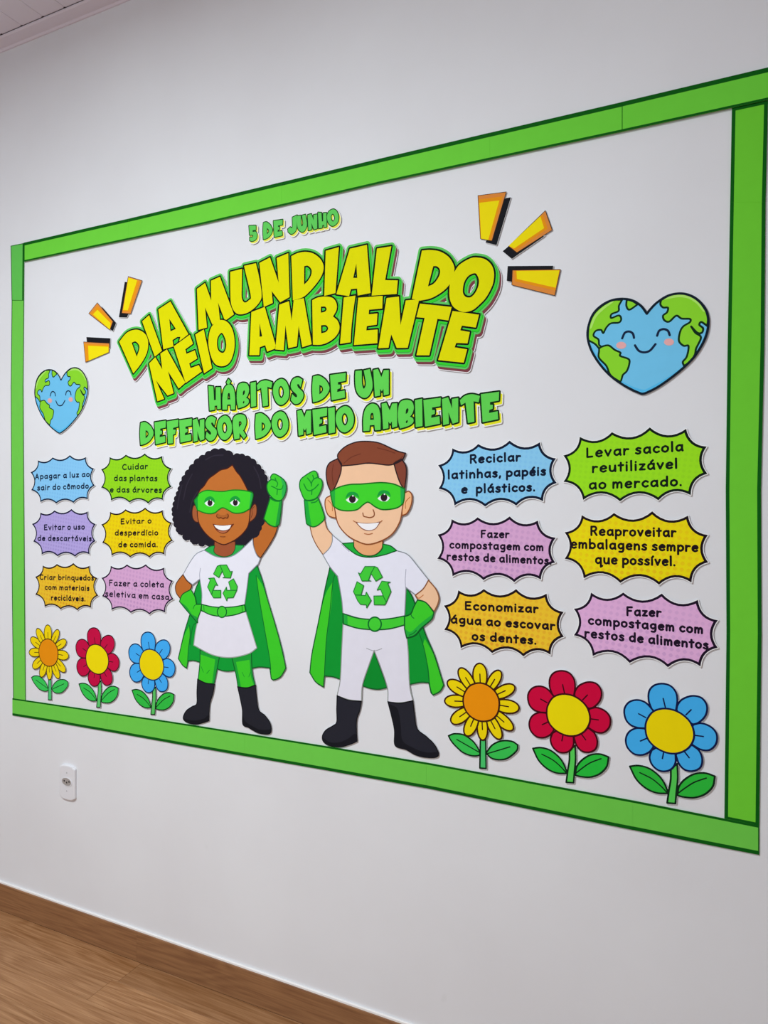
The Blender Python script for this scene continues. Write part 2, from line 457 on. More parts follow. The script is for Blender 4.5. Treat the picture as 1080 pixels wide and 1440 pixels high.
# floor of vinyl planks laid along the wall
fl = bpy.data.objects.new('floor', None); SC.collection.objects.link(fl); fl['kind'] = 'structure'
boxmesh('subfloor', RX0, RX1, RY0, 0, -.03, -.0055, plain('subfloor_dark', '#3a2616', .9), fl)
PW, PL = .095, .92
bm = bmesh.new(); bmesh.ops.create_cube(bm, size=1)
for v in bm.verts: v.co = Vector((v.co.x*(PL-.0006), v.co.y*(PW-.0006), v.co.z*.005))
bmesh.ops.bevel(bm, geom=[e for e in bm.edges if e.verts[0].co.z > 0 and e.verts[1].co.z > 0], offset=.0005, segments=1, affect='EDGES')
pm = bpy.data.meshes.new('floor_plank'); bm.to_mesh(pm); bm.free(); pm.materials.append(OAK)
jx = at(196, 1309)[0]
sk = bpy.data.objects.new('baseboard_back', None); SC.collection.objects.link(sk); sk['kind'] = 'structure'
bm = bmesh.new(); bmesh.ops.create_cube(bm, size=1)
for v in bm.verts: v.co = Vector((v.co.x*1.9996, v.co.y*.012, v.co.z*BASE_H))
bmesh.ops.bevel(bm, geom=[e for e in bm.edges if all(v.co.z > 0 and v.co.y < 0 for v in e.verts)], offset=.0015, segments=2, affect='EDGES')
skm = bpy.data.meshes.new('skirting_board'); bm.to_mesh(skm); bm.free(); skm.materials.append(wood('oak_skirting', '#80573a', '#a0744e'))
for i in range(-2, 3):
    a, b = max(RX0, jx+2*(i-1)+0), min(RX1, jx+2*i)
    if b-a > .02:
        o = link('skirting_board', skm, sk); o.location = ((a+b)/2, -.006, BASE_H/2); o.scale = ((b-a)/2, 1, 1)
rr = random.Random(11); offs = [jx+.02, jx+.0, jx+.48, jx+.06]
row = 0; y = -.0122
while y-PW > RY0-.1:
    off = offs[row] if row < len(offs) else rr.uniform(0, PL)
    x = off-math.ceil((off-RX0)/PL)*PL
    while x < RX1:
        if x+PL > RX0 and x+.02 < RX1:
            o = link('floor_plank', pm, fl); a, b = max(x, RX0), min(x+PL, RX1)
            o.location = ((a+b)/2, y-PW/2, -.0025); o.scale = ((b-a)/PL, 1, 1)
        x += PL
    y -= PW; row += 1

# ---------------------------------------------------------------- ceiling lamp body
lamp = bpy.data.objects.new('ceiling_lamp', None); SC.collection.objects.link(lamp); lamp.location = (LX, LY, CT)
tag(lamp, 'white framed rectangular panel lamp on the ceiling above the mural', 'lamp')
boxmesh('lamp_frame', -.34, .34, -.19, .19, -.045, 0, plain('lamp_white', '#eeeeee', .4), lamp, bevel=.004)

# ---------------------------------------------------------------- power socket
def socket():
    # plate outline in metres, gently bowed top and bottom edges
    x0, z0 = at(97, 1099.5)
    o = bpy.data.objects.new('power_socket', None); SC.collection.objects.link(o); o.location = (x0, 0, z0-.059)
    tag(o, 'white rectangular wall plate with one oval power outlet below the green border', 'socket')
    mat = plain('white_plastic', '#e2e2e6', .3, 20, .01)
    hw, hh = .036, .052
    def outline(d, y):
        # bowed top and bottom edges, rounded corners; d shrinks the outline
        w_, h_ = hw-d, hh-d; cr = max(.002, .007-d); P = []
        def corner(cx, cz, a0):
            for q in range(5):
                a = a0+math.pi/8*q; P.append((cx+cr*math.cos(a), cz+cr*math.sin(a)))
        bow = lambda x: .006*(1-(x/hw)**2)
        corner(w_-cr, h_-cr, 0)
        P.extend((x, h_+bow(x)) for x in [w_*(.7-.14*k) for k in range(11)])
        corner(-w_+cr, h_-cr, math.pi/2); corner(-w_+cr, -h_+cr, math.pi)
        P.extend((x, -h_-bow(x)) for x in [w_*(-.7+.14*k) for k in range(11)])
        corner(w_-cr, -h_+cr, 1.5*math.pi)
        return [(x, y, z+.059) for x, z in P]
    bm = bmesh.new(); R2 = [[bm.verts.new(p) for p in outline(d, y)] for d, y in ((0, 0), (0, -.0055), (.0008, -.0072), (.0024, -.0084), (.005, -.0088))]
    n = len(R2[0])
    for a, b in zip(R2[:-1], R2[1:]):
        for q in range(n): bm.faces.new((a[q], a[(q+1) % n], b[(q+1) % n], b[q]))
    bm.faces.new(R2[-1]); bmesh.ops.recalc_face_normals(bm, faces=bm.faces)
    me = bpy.data.meshes.new('plate'); bm.to_mesh(me); bm.free(); me.materials.append(mat); link('plate', me, o)
    # raised collar and dark recessed hexagonal-oval well with three pin holes
    def ring(ro, ri, y0, y1, name, m, sx=1, sz=.6, n=32):
        bm = bmesh.new(); L = []
        for r_, y in ((ro, y0), (ro, y1), (ri, y1), (ri, y0+.0)):
            L.append([bm.verts.new((r_*sx*math.cos(2*math.pi*k/n), y, .062+r_*sz*math.sin(2*math.pi*k/n))) for k in range(n)])
        for a, b in zip(L[:-1], L[1:]):
            for k in range(n): bm.faces.new((a[k], a[(k+1) % n], b[(k+1) % n], b[k]))
        bmesh.ops.recalc_face_normals(bm, faces=bm.faces)
        me = bpy.data.meshes.new(name); bm.to_mesh(me); bm.free(); me.materials.append(m); return link(name, me, o)
    ring(.0245, .0215, -.0088, -.0102, 'collar', mat)
    def disc(rx, rz, cx, cz, y, y1, name, m, parent, n=24):
        bm = bmesh.new()
        a = [bm.verts.new((cx+rx*math.cos(2*math.pi*k/n), y, cz+rz*math.sin(2*math.pi*k/n))) for k in range(n)]
        b = [bm.verts.new((cx+rx*math.cos(2*math.pi*k/n), y1, cz+rz*math.sin(2*math.pi*k/n))) for k in range(n)]
        bm.faces.new(b)
        for k in range(n): bm.faces.new((a[k], a[(k+1) % n], b[(k+1) % n], b[k]))
        bmesh.ops.recalc_face_normals(bm, faces=bm.faces)
        me = bpy.data.meshes.new(name); bm.to_mesh(me); bm.free(); me.materials.append(m); return link(name, me, parent)
    well = disc(.0218, .0128, 0, .062, -.0088, -.0092, 'outlet_face', plain('socket_shade', '#a39c98', .5), o)
    dk = plain('pin_hole_dark', '#2b2624', .6)
    for cx, cz in ((-.0110, .0640), (.0, .060), (.0110, .0640)): disc(.0033, .0030, cx, cz, -.0090, -.00945, 'pin_hole', dk, well, 12)
    for cz in (.062+.030, .062-.030): disc(.0024, .0024, 0, cz, -.0088, -.0094, 'screw_cap', plain('cap_grey', '#b9b8bc', .4), o, 12)
socket()

# ---------------------------------------------------------------- green border of paper strips
GREEN, DKG = '#70d640', '#0a5c12'
def strip(q, edges, label, k, shade=GREEN, lift=.0030):
    """q: four photo points TL,TR,BR,BL ; edges: which sides carry the dark printed line (0=top 1=right 2=bottom 3=left)"""
    L = wall(q)
    c = Cutout('border_strip', [L], label, 'border strip', 'green paper border strips', lift=lift+.0003*(k % 2))
    b = Sheet(c); b.fill([L], paper(shade), -c.lift, .0006)
    m = L.mean(0); b.box(m[0]-.008, m[0]+.008, -c.lift+.0006, 0, m[1]-.008, m[1]+.008, paper('#f0f0f0')); b.build('paper_sheet')
    e = Sheet(c); y = -c.lift-.00004
    cen = L.mean(0)
    for i, wd in edges.items():
        A, B = L[i], L[(i+1) % 4]; C, D = L[(i+2) % 4], L[(i+3) % 4]
        u = (D-A)/np.linalg.norm(D-A); v = (C-B)/np.linalg.norm(C-B); wd_ = wd*.001
        e.fill([np.array([A, B, B+v*wd_, A+u*wd_])], paper(DKG), y); y -= .00002
    e.build('edge_line')
import numpy as _np
def yt(x): return float(_np.interp(x, [16, 35, 240, 270, 560, 580, 875, 900, 1080], [346.3, 342.3, 295.5, 287.8, 218.8, 213.8, 145.5, 139.4, 96.4]))
def yti(x): return float(_np.interp(x, [35, 150, 270, 560, 875, 1031, 1080], [369, 344.5, 320, 253.6, 187, 153, 142]))
def yb(x): return float(_np.interp(x, [17, 100, 270, 580, 840, 1068], [1005.5, 1019, 1049.5, 1103.8, 1156.5, 1201.5]))
def ybi(x): return float(_np.interp(x, [19, 36, 270, 480, 580, 840, 1022, 1067], [981.5, 984, 1018.5, 1052, 1068, 1115.5, 1149.5, 1160]))
side = ['first', 'second', 'third', 'fourth', 'fifth', 'sixth', 'seventh', 'eighth', 'ninth', 'tenth']
tj = [35.5, 104, 183, 283, 398, 533, 690, 875, 1083]
for i, (a, b) in enumerate(zip(tj[:-1], tj[1:])):
    q = [(a, yt(a)), (b, yt(b)), (b, yti(b)), (a, yti(a))]
    e = {0: 10, 2: 5}
    if i == 0: e[3] = 5
    if i == len(tj)-2: e[3] = 1.6
    strip(q, e, 'green paper strip of the top border, %s from its left end' % side[i], i, lift=.0062)
bj = [18.5, 75, 150, 240, 345, 472, 590, 683, 857, 1067.5]
bj = [18.5, 78, 152, 241, 345, 472, 600, 740, 890, 1067.5]
for i, (a, b) in enumerate(zip(bj[:-1], bj[1:])):
    q = [(a, ybi(a)), (b, ybi(b)), (b, yb(b)), (a, yb(a))]
    e = {0: 5, 2: 8}
    if i == len(bj)-2: e[1] = 2.0
    strip(q, e, 'green paper strip of the bottom border, %s from its left end' % side[i], i, shade='#6fcd4c')
def xl(y): return float(_np.interp(y, [346, 405, 480, 560, 760, 980], [16.2, 18, 16.0, 16.5, 17.3, 19.5]))
def xli(y): return float(_np.interp(y, [342, 400, 560, 760, 985], [35.0, 34.6, 33.2, 35.0, 36.8]))
lj = [346, 423, 541, 660, 780, 903, 982]
for i, (a, b) in enumerate(zip(lj[:-1], lj[1:])):
    a2, b2 = (342.2 if i == 0 else a), (984 if i == len(lj)-2 else b)
    q = [(xl(a), a), (xli(a), a2), (xli(b), b2), (xl(b), b)]
    e = {3: 3.5, 1: 1.6}
    if i == 0: e[0] = 2.5; e[1] = 7
    if i == 0: e[2] = 1.5
    strip(q, e, 'green paper strip of the left border, %s from its top' % side[i], i+1, shade='#70cc4e' if i else '#62c454')
def xr(y): return float(_np.interp(y, [140, 285, 487, 560, 690, 890, 1162], [1080, 1076.5, 1074.7, 1072.8, 1070, 1070.8, 1067.5]))
def xri(y): return float(_np.interp(y, [150, 480, 660, 890, 1152], [1029.2, 1023.3, 1020.4, 1021.6, 1018.6]))
rj = [142, 285, 487, 688, 890, 1087, 1150]
for i, (a, b) in enumerate(zip(rj[:-1], rj[1:])):
    last = i == len(rj)-2
    q = [(xri(a), a+(11 if i == 0 else 0)), (xr(a), a), (xr(b), b+(10 if last else 0)), (xri(b), b)]
    e = {3: 7, 1: 7}
    if last: e[2] = 5
    if i == 0: e[0] = 7
    strip(q, e, 'green paper strip of the right border, %s from its top' % side[i], i+1, shade='#70d236')

INK = '#15171c'
# ---------------------------------------------------------------- title
ka, kb, kc, kd = K(160, 380, 5.4), K(270, 330, 7.2), K(340, 390, 7.2), K(400, 330, 6.353)
ke, kf, kg = K(460, 400, 7.714), K(550, 330, 6.75), K(550, 400, 7.2)
TITLE = [
 ('D', ka, ['48,545c 100,482 150,457 200,457 248,490 267,545 262,612 240,668 200,730 155,785c', '142,552c 172,543 198,570 199,605 181,658c']),
 ('I', ka, ['222,390c 275,343c 372,613c 318,658c']),
 ('A', ka, ['345,300c 436,240c 573,488c 502,543c 512,508c 490,508c 452,532c 460,580c 383,603c', '428,372c 478,448c 437,466c']),
 ('M', kb, ['58,553c 140,492c 203,672c 200,470c 290,430c 432,810c 355,866c 335,858c 272,690c 291,868c 215,915c 140,740c 160,943c 75,966c']),
 ('U', kb, ['395,380c 515,350c 512,520 512,640 540,690 585,665 602,615 535,320c 655,293c 690,450 712,600 700,670 640,745 560,797 480,808 430,770 402,690 396,560']),
 ('N', kb, ['690,290c 797,235c 885,490c 865,240c 982,192c 995,635c 900,688c 815,575c 825,695c 735,735c']),
 ('D', kd, ['68,195c 130,167 200,158 270,175 330,225 356,290 342,360 300,430 230,512 170,562 82,590c', '183,285c 215,281 246,312 246,360 220,410 182,450c']),
 ('I', kd, ['375,148c 492,115c 462,525c 362,550c']),
 ('A', kd, ['590,130c 742,95c 775,525c 660,547c 655,485c 600,490c 583,552c 470,535c', '648,262c 656,390c 620,390c']),
 ('L', kd, ['832,128c 960,108c 905,410c 1018,412c 1008,533c 785,548c']),
 ('D', kf, ['298,155c 380,150 470,165 550,215 598,290 605,350 590,420 540,500 470,560 380,608 280,630c 203,612c', '405,303c 440,305 468,335 465,385 435,440 400,475 355,495c']),
 ('O', kf, ['760,228 830,222 900,240 955,290 980,360 975,450 950,520 905,600 850,660 780,718 700,738 640,720 590,680 562,610 558,520 570,430 610,350 660,285', '800,370 825,395 838,440 830,500 800,560 760,597 715,595 688,560 688,500 705,440 745,390']),
 ('M', ka, ['275,710c 322,662c 375,755c 360,635c 410,603c 550,855c 500,900c 418,768c 461,935c 415,953c 327,838c 389,978c 338,996c']),
 ('E', ka, ['462,580c 583,492c 608,560c 550,602c 558,637c 622,610c 640,672c 579,710c 590,745c 652,722c 675,770c 552,858c']),
 ('I', ka, ['625,490c 690,452c 752,745c 692,785c']),
 ('O', ka, ['800,385 850,385 890,420 915,480 924,560 915,630 890,695 850,727 800,727 765,700 740,640 725,560 730,490 750,430', '825,478 850,515 860,570 850,615 830,630 800,610 790,560 797,510']),
 ('A', kc, ['105,355c 240,303c 350,690c 342,725c 265,755c 245,690c 190,710c 185,790c 85,790c', '188,468c 214,600c 188,605c']),
 ('M', kc, ['388,280c 485,245c 512,440c 533,235c 635,215c 715,680c 620,710c 583,495c 565,700c 480,720c 450,488c 432,740c 346,732c 355,650c']),
 ('B', kc, ['720,235c 780,207 860,198 930,215 966,270 965,335 930,400c 975,440 996,500 985,560 940,620 870,665 800,685 728,685c', '808,300c 850,300 866,325 850,350 808,362c', '810,488c 860,488 882,520 860,555 812,570c']),
 ('I', ke, ['188,145c 315,125c 290,300 270,480 262,630c 148,648c']),
 ('E', ke, ['345,148c 610,128c 605,265c 462,278c 458,328c 553,318c 545,440c 438,455c 432,502c 555,492c 552,640c 298,660c']),
 ('N', ke, ['652,152c 785,135c 803,445c 860,178c 1005,165c 880,690c 762,692c 702,545c 672,690c 562,695c']),
 ('T', kg, ['298,198c 618,232c 585,368c 475,352c 392,720c 262,720c 345,342c 262,335c']),
 ('E', kg, ['628,272c 895,310c 862,440c 722,420c 705,468c 802,485c 778,600c 665,595c 648,640c 775,660c 740,795c 482,768c']),
]
def letters_block(name, glyphs, label, cat, layers, face, ink, inkw, res=.0008, group=None):
    """glyphs: list of loop-lists on the wall; layers: (dilate px, shift px x, shift px down, colour)"""
    px = mpp([l for g in glyphs for l in g])
    def moved(g, sx, sy): return [[l+np.array((sx*px, -sy*px)) for l in G] for G in g]
    c = Cutout(name, [l for g in glyphs for l in g], label, cat, group)
    first = True
    for nm, d, shifts, col in layers:
        S = []
        for sx, sy in shifts: S += moved(glyphs, sx, sy)
        L = contours(S, d*px, res)
        if first: c.backing(L, col); first = False
        else: Sheet(c).fill(L, paper(col)).build(nm)
    Sheet(c).fill(contours(glyphs, inkw*px, res*.7), paper(ink)).build('ink_outline')
    yb_ = c.layer()
    for g in glyphs:
        yb_ -= .000004
        Sheet(c).fill(g, paper(face), yb_).build('letter')
    return c
GAIN[0] = 1.0
TG = [[loop(k, t) for t in ts] for _, k, ts in TITLE]
letters_block('title_sign', TG, 'large yellow block lettering DIA MUNDIAL DO MEIO AMBIENTE outlined in green', 'lettering', [
    ('base', 5.9, [(0, 0), (1.5, 2.2), (2.6, 4.4), (4.3, 7.4)], '#f1eef1'),
    ('brown_shadow', 5.2, [(1.0, 1.5), (2.4, 3.6), (4.2, 7.1)], '#7c4148'),
    ('pale_green_rim', 5.2, [(0, 0), (1.0, 1.7), (1.9, 3.4)], '#62ca63'),
    ('green_line', 3.4, [(.6, 1.0), (1.2, 2.0), (1.8, 2.9)], '#1f9a2e'),
    ('bright_green_side', 2.7, [(.6, 1.0), (1.2, 2.0), (1.9, 2.9)], '#35d52f'),
    ('pale_green_inner', 2.5, [(.2, .1)], '#62ca63'),
    ], '#e2de00', '#06160a', 2.25)

# fat comic letters of the smaller headings, in a unit box
FAT = {
 'D': ['.05,.03c .3,0 .5,.04 .8,.2 1,.45 .95,.65 .7,.85 .38,.96 .05,1c 0,.5', '.42,.36c .58,.42 .64,.54 .58,.64 .42,.72c'],
 'E': ['0,.04c 1,0c .98,.3c .5,.33c .5,.42c .66,.43c .65,.56c .46,.6c .45,.7c .92,.66c .95,.93c .1,1c'],
 'F': ['0,.05c 1,0c .98,.3c .55,.34c .55,.42c .78,.42c .72,.6c .53,.63c .52,.99c .1,1c'],
 'N': ['0,.05c .38,0c .62,.42c .62,.07c 1,.05c 1,.92c .66,.97c .4,.55c .43,.96c .08,1c'],
 'M': ['0,.03c .3,0c .52,.3c .68,.05c 1,.05c 1,.93c .68,.97c .66,.72c .55,.82c .43,.72c .44,.97c .1,1c'],
 'I': ['0,.03c .95,0c 1,.97c .1,1c'],
 'O': ['.5,0 .82,.12 1,.45 .92,.8 .55,1 .2,.88 0,.5 .12,.15', '.5,.27 .63,.36 .68,.55 .6,.7 .48,.73 .36,.6 .34,.42 .4,.31'],
 'S': ['.95,.1c .6,0 .2,.05 0,.25 .08,.45 .45,.64 .5,.73 .38,.75 .1,.62c 0,.85c .3,1 .7,.98 1,.78 .98,.58 .62,.4 .52,.29 .62,.26 .8,.38c'],
 'A': ['0,.5 .15,.15 .5,0 .85,.12 1,.5 1,1c .68,1c .65,.8c .38,.8c .35,1c 0,1c', '.4,.6c .43,.38 .57,.36 .62,.6c'],
 'B': ['0,.35 .12,.08 .45,0 .85,.06 1,.28 .9,.5 .75,.6c .95,.68 .95,.82 .65,.93 .12,1c 0,.7', '.48,.5c .5,.36 .6,.3 .66,.36 .6,.46', '.48,.78c .56,.72 .62,.76 .54,.83'],
 'T': ['0,.18c .25,.04 .6,0 1,.08c .93,.3c .68,.25c .72,.97c .4,1c .28,.28c .05,.36c'],
 'H': ['0,0c .4,.03c .45,.58c .6,.57c .6,.06c .97,.06c 1,.93c .72,.95c .7,.8c .5,.81c .5,.97c .1,1c'],
 'U': ['.02,.05c .38,.04c .40,.5 .5,.68 .62,.5 .5,.04c .85,0c 1,.5 .95,.75 .75,.95 .5,1 .2,.88 .04,.65 0,.3'],
 'J': ['.5,.1c 1,0c .97,.6 .8,.88 .4,1 .05,.88c 0,.72c .25,.62c .45,.68 .52,.5'],
 '5': ['0,0c .85,.02c .85,.3c .45,.3c .45,.42c .85,.42 1,.65 .85,.9 .4,1 .1,.95c .1,.74c .4,.76 .52,.65 .4,.6 .08,.6c'],
 'R': ['0,.3 .12,.08 .5,0 .9,.08 1,.35 .85,.6 .76,.66c 1,.88c .82,1c .5,.75c .5,.97c .12,1c .03,.6', '.46,.52c .46,.3 .62,.3 .64,.4'],
 'Q': ['.1,.75c 0,.5c .4,0c 1,.5c .7,1c'],
}
def fat(ch, k, x0, x1, y0, y1, sl=.07, ins=6):
    xm = (x0+x1)/2; x0 += ins; x1 -= ins; y0 += ins; y1 -= ins
    sh = sl*(x1-x0)/2; y0 += sh; y1 -= sh
    out = []
    for t in FAT[ch]:
        P = smooth(parse(t))
        out.append(wall([k(x0+u*(x1-x0), y0+v*(y1-y0)-sl*(x0+u*(x1-x0)-xm)) for u, v in P]))
    return out
k1, k2, k3, k4, k5, kdt = K(280, 510, 7.714), K(410, 510, 6.75), K(190, 570, 6.75), K(340, 560, 6), K(500, 540, 4.909), K(340, 285, 7.2)
FATL = [('base', 2.7, [(0, 0), (1.3, 1.6), (2.6, 3.3)], '#f2f1ee'), ('yellow_shadow', 1.0, [(1.4, 1.8), (3.2, 3.6)], '#e9e82c')]
def heading(name, glyphs, label, inkw=2.1):
    letters_block(name, glyphs, label, 'lettering', FATL, '#62d453', '#0c2c12', inkw, .0006)
g = [fat(c, kdt, *b) for c, b in (('5', (75, 168, 226, 402)), ('D', (216, 322, 190, 382)), ('E', (322, 427, 170, 360)), ('J', (468, 572, 126, 330)),
     ('U', (560, 672, 118, 310)), ('N', (668, 776, 108, 292)), ('H', (772, 872, 92, 272)), ('O', (864, 992, 62, 250)))]
FATL2 = FATL
letters_block('date_heading', g, 'small green lettering 5 DE JUNHO with yellow shadow above the title', 'lettering',
              [('base', 1.9, [(0, 0), (1.2, 1.5), (2.3, 3.0)], '#f2f1ee'), ('yellow_shadow', .9, [(1.0, 1.4), (2.2, 2.8)], '#e9e85a')], '#62ce5c', '#17451f', 1.3, .0006)
g = [fat('H', k1, 103, 250, 245, 528, .02), fat('A', k1, 256, 404, 230, 518, .02), [poly(k1, '305,215 326,178 352,205 337,232 318,238')],
     fat('B', k1, 412, 556, 210, 504), fat('I', k1, 560, 632, 203, 490), fat('T', k1, 628, 808, 186, 484, .03), fat('O', k1, 803, 990, 170, 468, .03),
     fat('S', k2, -6, 122, 132, 400), fat('D', k2, 196, 370, 110, 384), fat('E', k2, 366, 527, 93, 366), fat('U', k2, 603, 780, 56, 344, .03), fat('M', k2, 776, 934, 53, 330, .03)]
heading('subtitle_sign', g, 'green bubble lettering HÁBITOS DE UM with yellow shadow, middle of the mural')
g = [fat(c, k3, *b) for c, b in (('D', (48, 187, 148, 384)), ('E', (186, 306, 140, 378)), ('F', (303, 424, 130, 372)), ('E', (420, 552, 120, 362)), ('N', (548, 670, 115, 354)),
     ('S', (670, 786, 96, 344)), ('O', (781, 932, 88, 340)), ('R', (928, 1068, 76, 332)))]
g += [fat(c, k4, *b) for c, b in (('D', (113, 256, 115, 350)), ('O', (252, 404, 102, 338)), ('M', (468, 596, 88, 324)), ('E', (596, 732, 76, 318)), ('I', (728, 798, 70, 306)), ('O', (792, 956, 57, 300)))]
g += [fat(c, k5, *b) for c, b in (('A', (52, 182, 127, 332)), ('M', (178, 297, 119, 320)), ('B', (292, 412, 101, 315)), ('I', (408, 472, 97, 306)), ('E', (466, 598, 90, 302)), ('N', (594, 718, 82, 292)),
      ('T', (718, 868, 62, 280)), ('E', (862, 1000, 49, 272)))]
heading('subtitle_sign', g, 'green bubble lettering DEFENSOR DO MEIO AMBIENTE with yellow shadow, just above the children')

# ---------------------------------------------------------------- light rays
GAIN[0] = 1.2
kl, kr = K(110, 380, 10.29), K(660, 260, 7.714)
RAYS = [
 (kl, '685,172 740,180 740,640 715,690 600,685', '735,95 935,155 770,635 642,625', '738,112 900,165 765,605 655,600', '738,112 865,150 730,585 662,580', 'upright yellow light ray with black shadow left of the title, topmost of three'),
 (kl, '345,520 562,765 515,885 470,860', '288,475 515,745 470,868 165,630', '292,520 500,745 470,865 190,630', '290,575 482,770 470,862 225,642', 'slanting yellow light ray with black shadow left of the title, middle of three'),
 (kl, '130,970 478,988 472,1130 140,1075', '90,1040 462,1060 458,1190 118,1335', '95,1070 455,1085 450,1190 130,1325', '155,1095 450,1110 450,1190 165,1312', 'flat-lying yellow light ray with black shadow left of the title, lowest of three'),
 (kr, '370,155 455,140 300,660 180,630', '98,122 405,82 250,612 125,590', '106,165 365,130 235,608 128,588', '115,200 330,175 210,603 132,587', 'upright yellow light ray with black shadow right of the title, topmost of three'),
 (kr, '365,725 430,670 830,555 465,808', '828,285 902,495 520,740 430,670', '800,325 855,480 510,715 430,668', '775,345 815,475 490,695 430,665', 'slanting yellow light ray with black shadow right of the title, middle of three'),
 (kr, '420,885 915,882 905,960 475,1060 410,1045', '472,930 992,922 930,1205 465,1090', '490,935 985,928 936,1150 500,1050', '515,938 980,932 940,1120 520,1025', 'flat-lying yellow light ray with black shadow right of the title, lowest of three'),
]
for k, bl, mn, mid, ye, lab in RAYS:
    B_, M_, O_, Y_ = poly(k, bl), poly(k, mn), poly(k, mid), poly(k, ye)
    c = Cutout('light_ray', [B_, M_], lab, 'light ray', 'yellow light rays beside the title')
    c.backing(contours([[B_], [M_]], .35*c.px, .0006))
    Sheet(c).fill([B_], paper('#17181d')).build('black_shadow')
    s = Sheet(c); s.fill([M_], paper('#cf8038')); s.rim([M_], .8*c.px, paper('#3a2416')); s.build('orange_body')
    Sheet(c).fill([O_], paper('#d98a14')).fill([Y_], paper('#e6cf0c')).build('yellow_face')

# ---------------------------------------------------------------- the heart-shaped Earths
GAIN[0] = 1.25
kh = K(815, 400, 5.4)
HEART = '512,225c 470,168 410,128 340,113 260,120 180,155 110,220 72,310 63,400 90,500 150,600 230,690 320,757 400,802 460,828 482,832 515,822 600,778 700,708 800,625 880,540 950,420 978,310 965,210 910,132 840,87 760,72 670,90 590,140 540,190'
LANDS = ['325,120c 300,165 297,205 245,228 243,258 300,238 318,265 300,292 240,298 205,330 182,372 165,348 125,355 108,392 145,420 150,460 165,475 150,487 120,455 72,428c 66,400 74,310 113,224 183,159 260,123',
         '360,118c 357,165 380,195 442,155c 405,130',
         '158,482 220,465 270,500 312,520 310,545 375,570 378,610 360,660 330,690 315,735 290,730 235,688 205,620 150,560 150,510',
         '620,122c 615,155 635,178 672,180 665,215 635,240 645,275 682,285 735,240 775,262 838,265 838,290 790,320 765,360 755,430 790,468 828,470 815,550 785,590 795,622c 850,577 878,530 885,490 922,405 880,370 848,322c 895,370 930,368 938,335 910,310 925,288 970,318c 976,260 962,205 908,135 840,91 760,77 675,95']
LANDSHADE = '150,440 165,475 220,465 150,490'
EYES = ['325,412 345,370 378,360 405,375 415,408', '590,392 605,355 640,342 672,355 685,388']
SMILE = '422,465 450,505 490,518 535,505 577,456'
def bbox(Ls): P = np.concatenate(Ls); return P.min(0), P.max(0)
def remap(Ls, src, dst):
    (a, b), (c, d) = src, dst
    return [(l-a)/(b-a)*(d-c)+c for l in Ls]
def earth(dst, lab, iw):
    src = bbox([loop(kh, HEART)])
    T_ = (lambda Ls: Ls) if dst is None else (lambda Ls: remap(Ls, src, dst))
    h = T_([loop(kh, HEART)]); iw *= 1.15
    c = Cutout('heart_earth', h, lab, 'heart', 'smiling heart-shaped Earth cut-outs'); px = c.px
    c.backing(contours([h], 1.3*px, .0008))
    Sheet(c).fill(h, paper('#6ab8e0')).build('ocean')
    sh = T_([loop(kh, '75,440 100,525 160,610 235,690 325,755 400,800 482,830c 515,820 600,776 700,706 800,623 760,645 640,725 520,790 480,800 400,775 300,720 200,630 120,520')])
    Sheet(c).fill(sh, paper('#4fb0de')).build('ocean_rim')
    for t in LANDS:
        l = T_([loop(kh, t)]); s = Sheet(c); s.fill(l, paper('#82cb2c')); s.rim(l, iw*px, paper('#0d2b16')); s.build('continent')
    for t in ('640,120 700,88 765,80 840,95 905,140 950,205 935,205 890,150 830,112 765,100 700,108', '80,330 115,240 185,170 250,130 255,140 195,185 130,250 95,330'):
        Sheet(c).fill(T_([loop(kh, t)]), paper('#a5db63')).build('highlight')
    for cx, cy in ((318, 465), (680, 440)): Sheet(c).fill(T_([ell(kh, cx, cy, 38, 27)]), paper('#d7a2a2')).build('cheek')
    for t in EYES: Sheet(c).ink(T_([loop(kh, t, False)]), iw*1.15*px, paper('#15223c')).build('eye')
    Sheet(c).ink(T_([loop(kh, SMILE, False)]), iw*1.15*px, paper('#15223c')).build('smile')
    Sheet(c).rim(h, iw*1.25*px, paper('#101c28')).build('ink_outline')
earth(None, 'large smiling heart-shaped Earth cut-out on the right, above the green speech bubble', 2.3)
GAIN[0] = 1.12
klh = K(40, 505, 10.8)
lb = wall([klh(110, 620), klh(915, 430), klh(700, 120), klh(510, 1125)])
earth((lb.min(0), lb.max(0)), 'small smiling heart-shaped Earth cut-out at the left, above the blue speech bubble', 1.15)

# ---------------------------------------------------------------- flowers
kB, kS = K(860, 940, 6), K(610, 920, 7.714)
PET = ['345,350c 315,270 318,190 360,140 430,125 500,145 545,200 556,270 545,348c 450,400', '548,345c 560,300 600,255 680,228 760,245 805,310 795,390 740,450 690,468c 600,420',
       '690,470c 760,458 840,490 887,550 882,630 830,682 760,682 685,642c 640,560', '543,725c 570,800 620,850 690,860 750,830 766,760 740,690 685,645c 600,640',
       '340,685c 322,745 345,810 400,855 460,862 510,840 540,790 540,715c 440,640', '280,503c 210,500 150,530 122,590 135,660 190,715 260,725 320,700 352,662c 360,580',
       '352,350c 290,285 220,262 150,280 110,340 120,420 160,470 220,495 285,500c 380,450']
VEIN = ['437,250 455,325', '672,345 628,388', '775,570 705,560', '655,748 618,700', '430,755 440,708', '245,608 298,585', '230,378 290,410']
CEN = '287,500 300,430 350,362 430,335 520,345 600,385 665,450 695,530 690,600 650,665 580,705 500,712 420,688 350,642 303,580'
STEM = '500,840c 555,800c 560,920 548,1040 540,1135c 470,1130c 485,1020 500,930'
LEAFS = ['155,822c 230,815 320,840 400,900 450,970 480,1050c 380,1045 290,1005 210,930', '555,1065c 570,990 620,930 700,885 790,878 872,905c 855,990 790,1055 700,1085 610,1080']
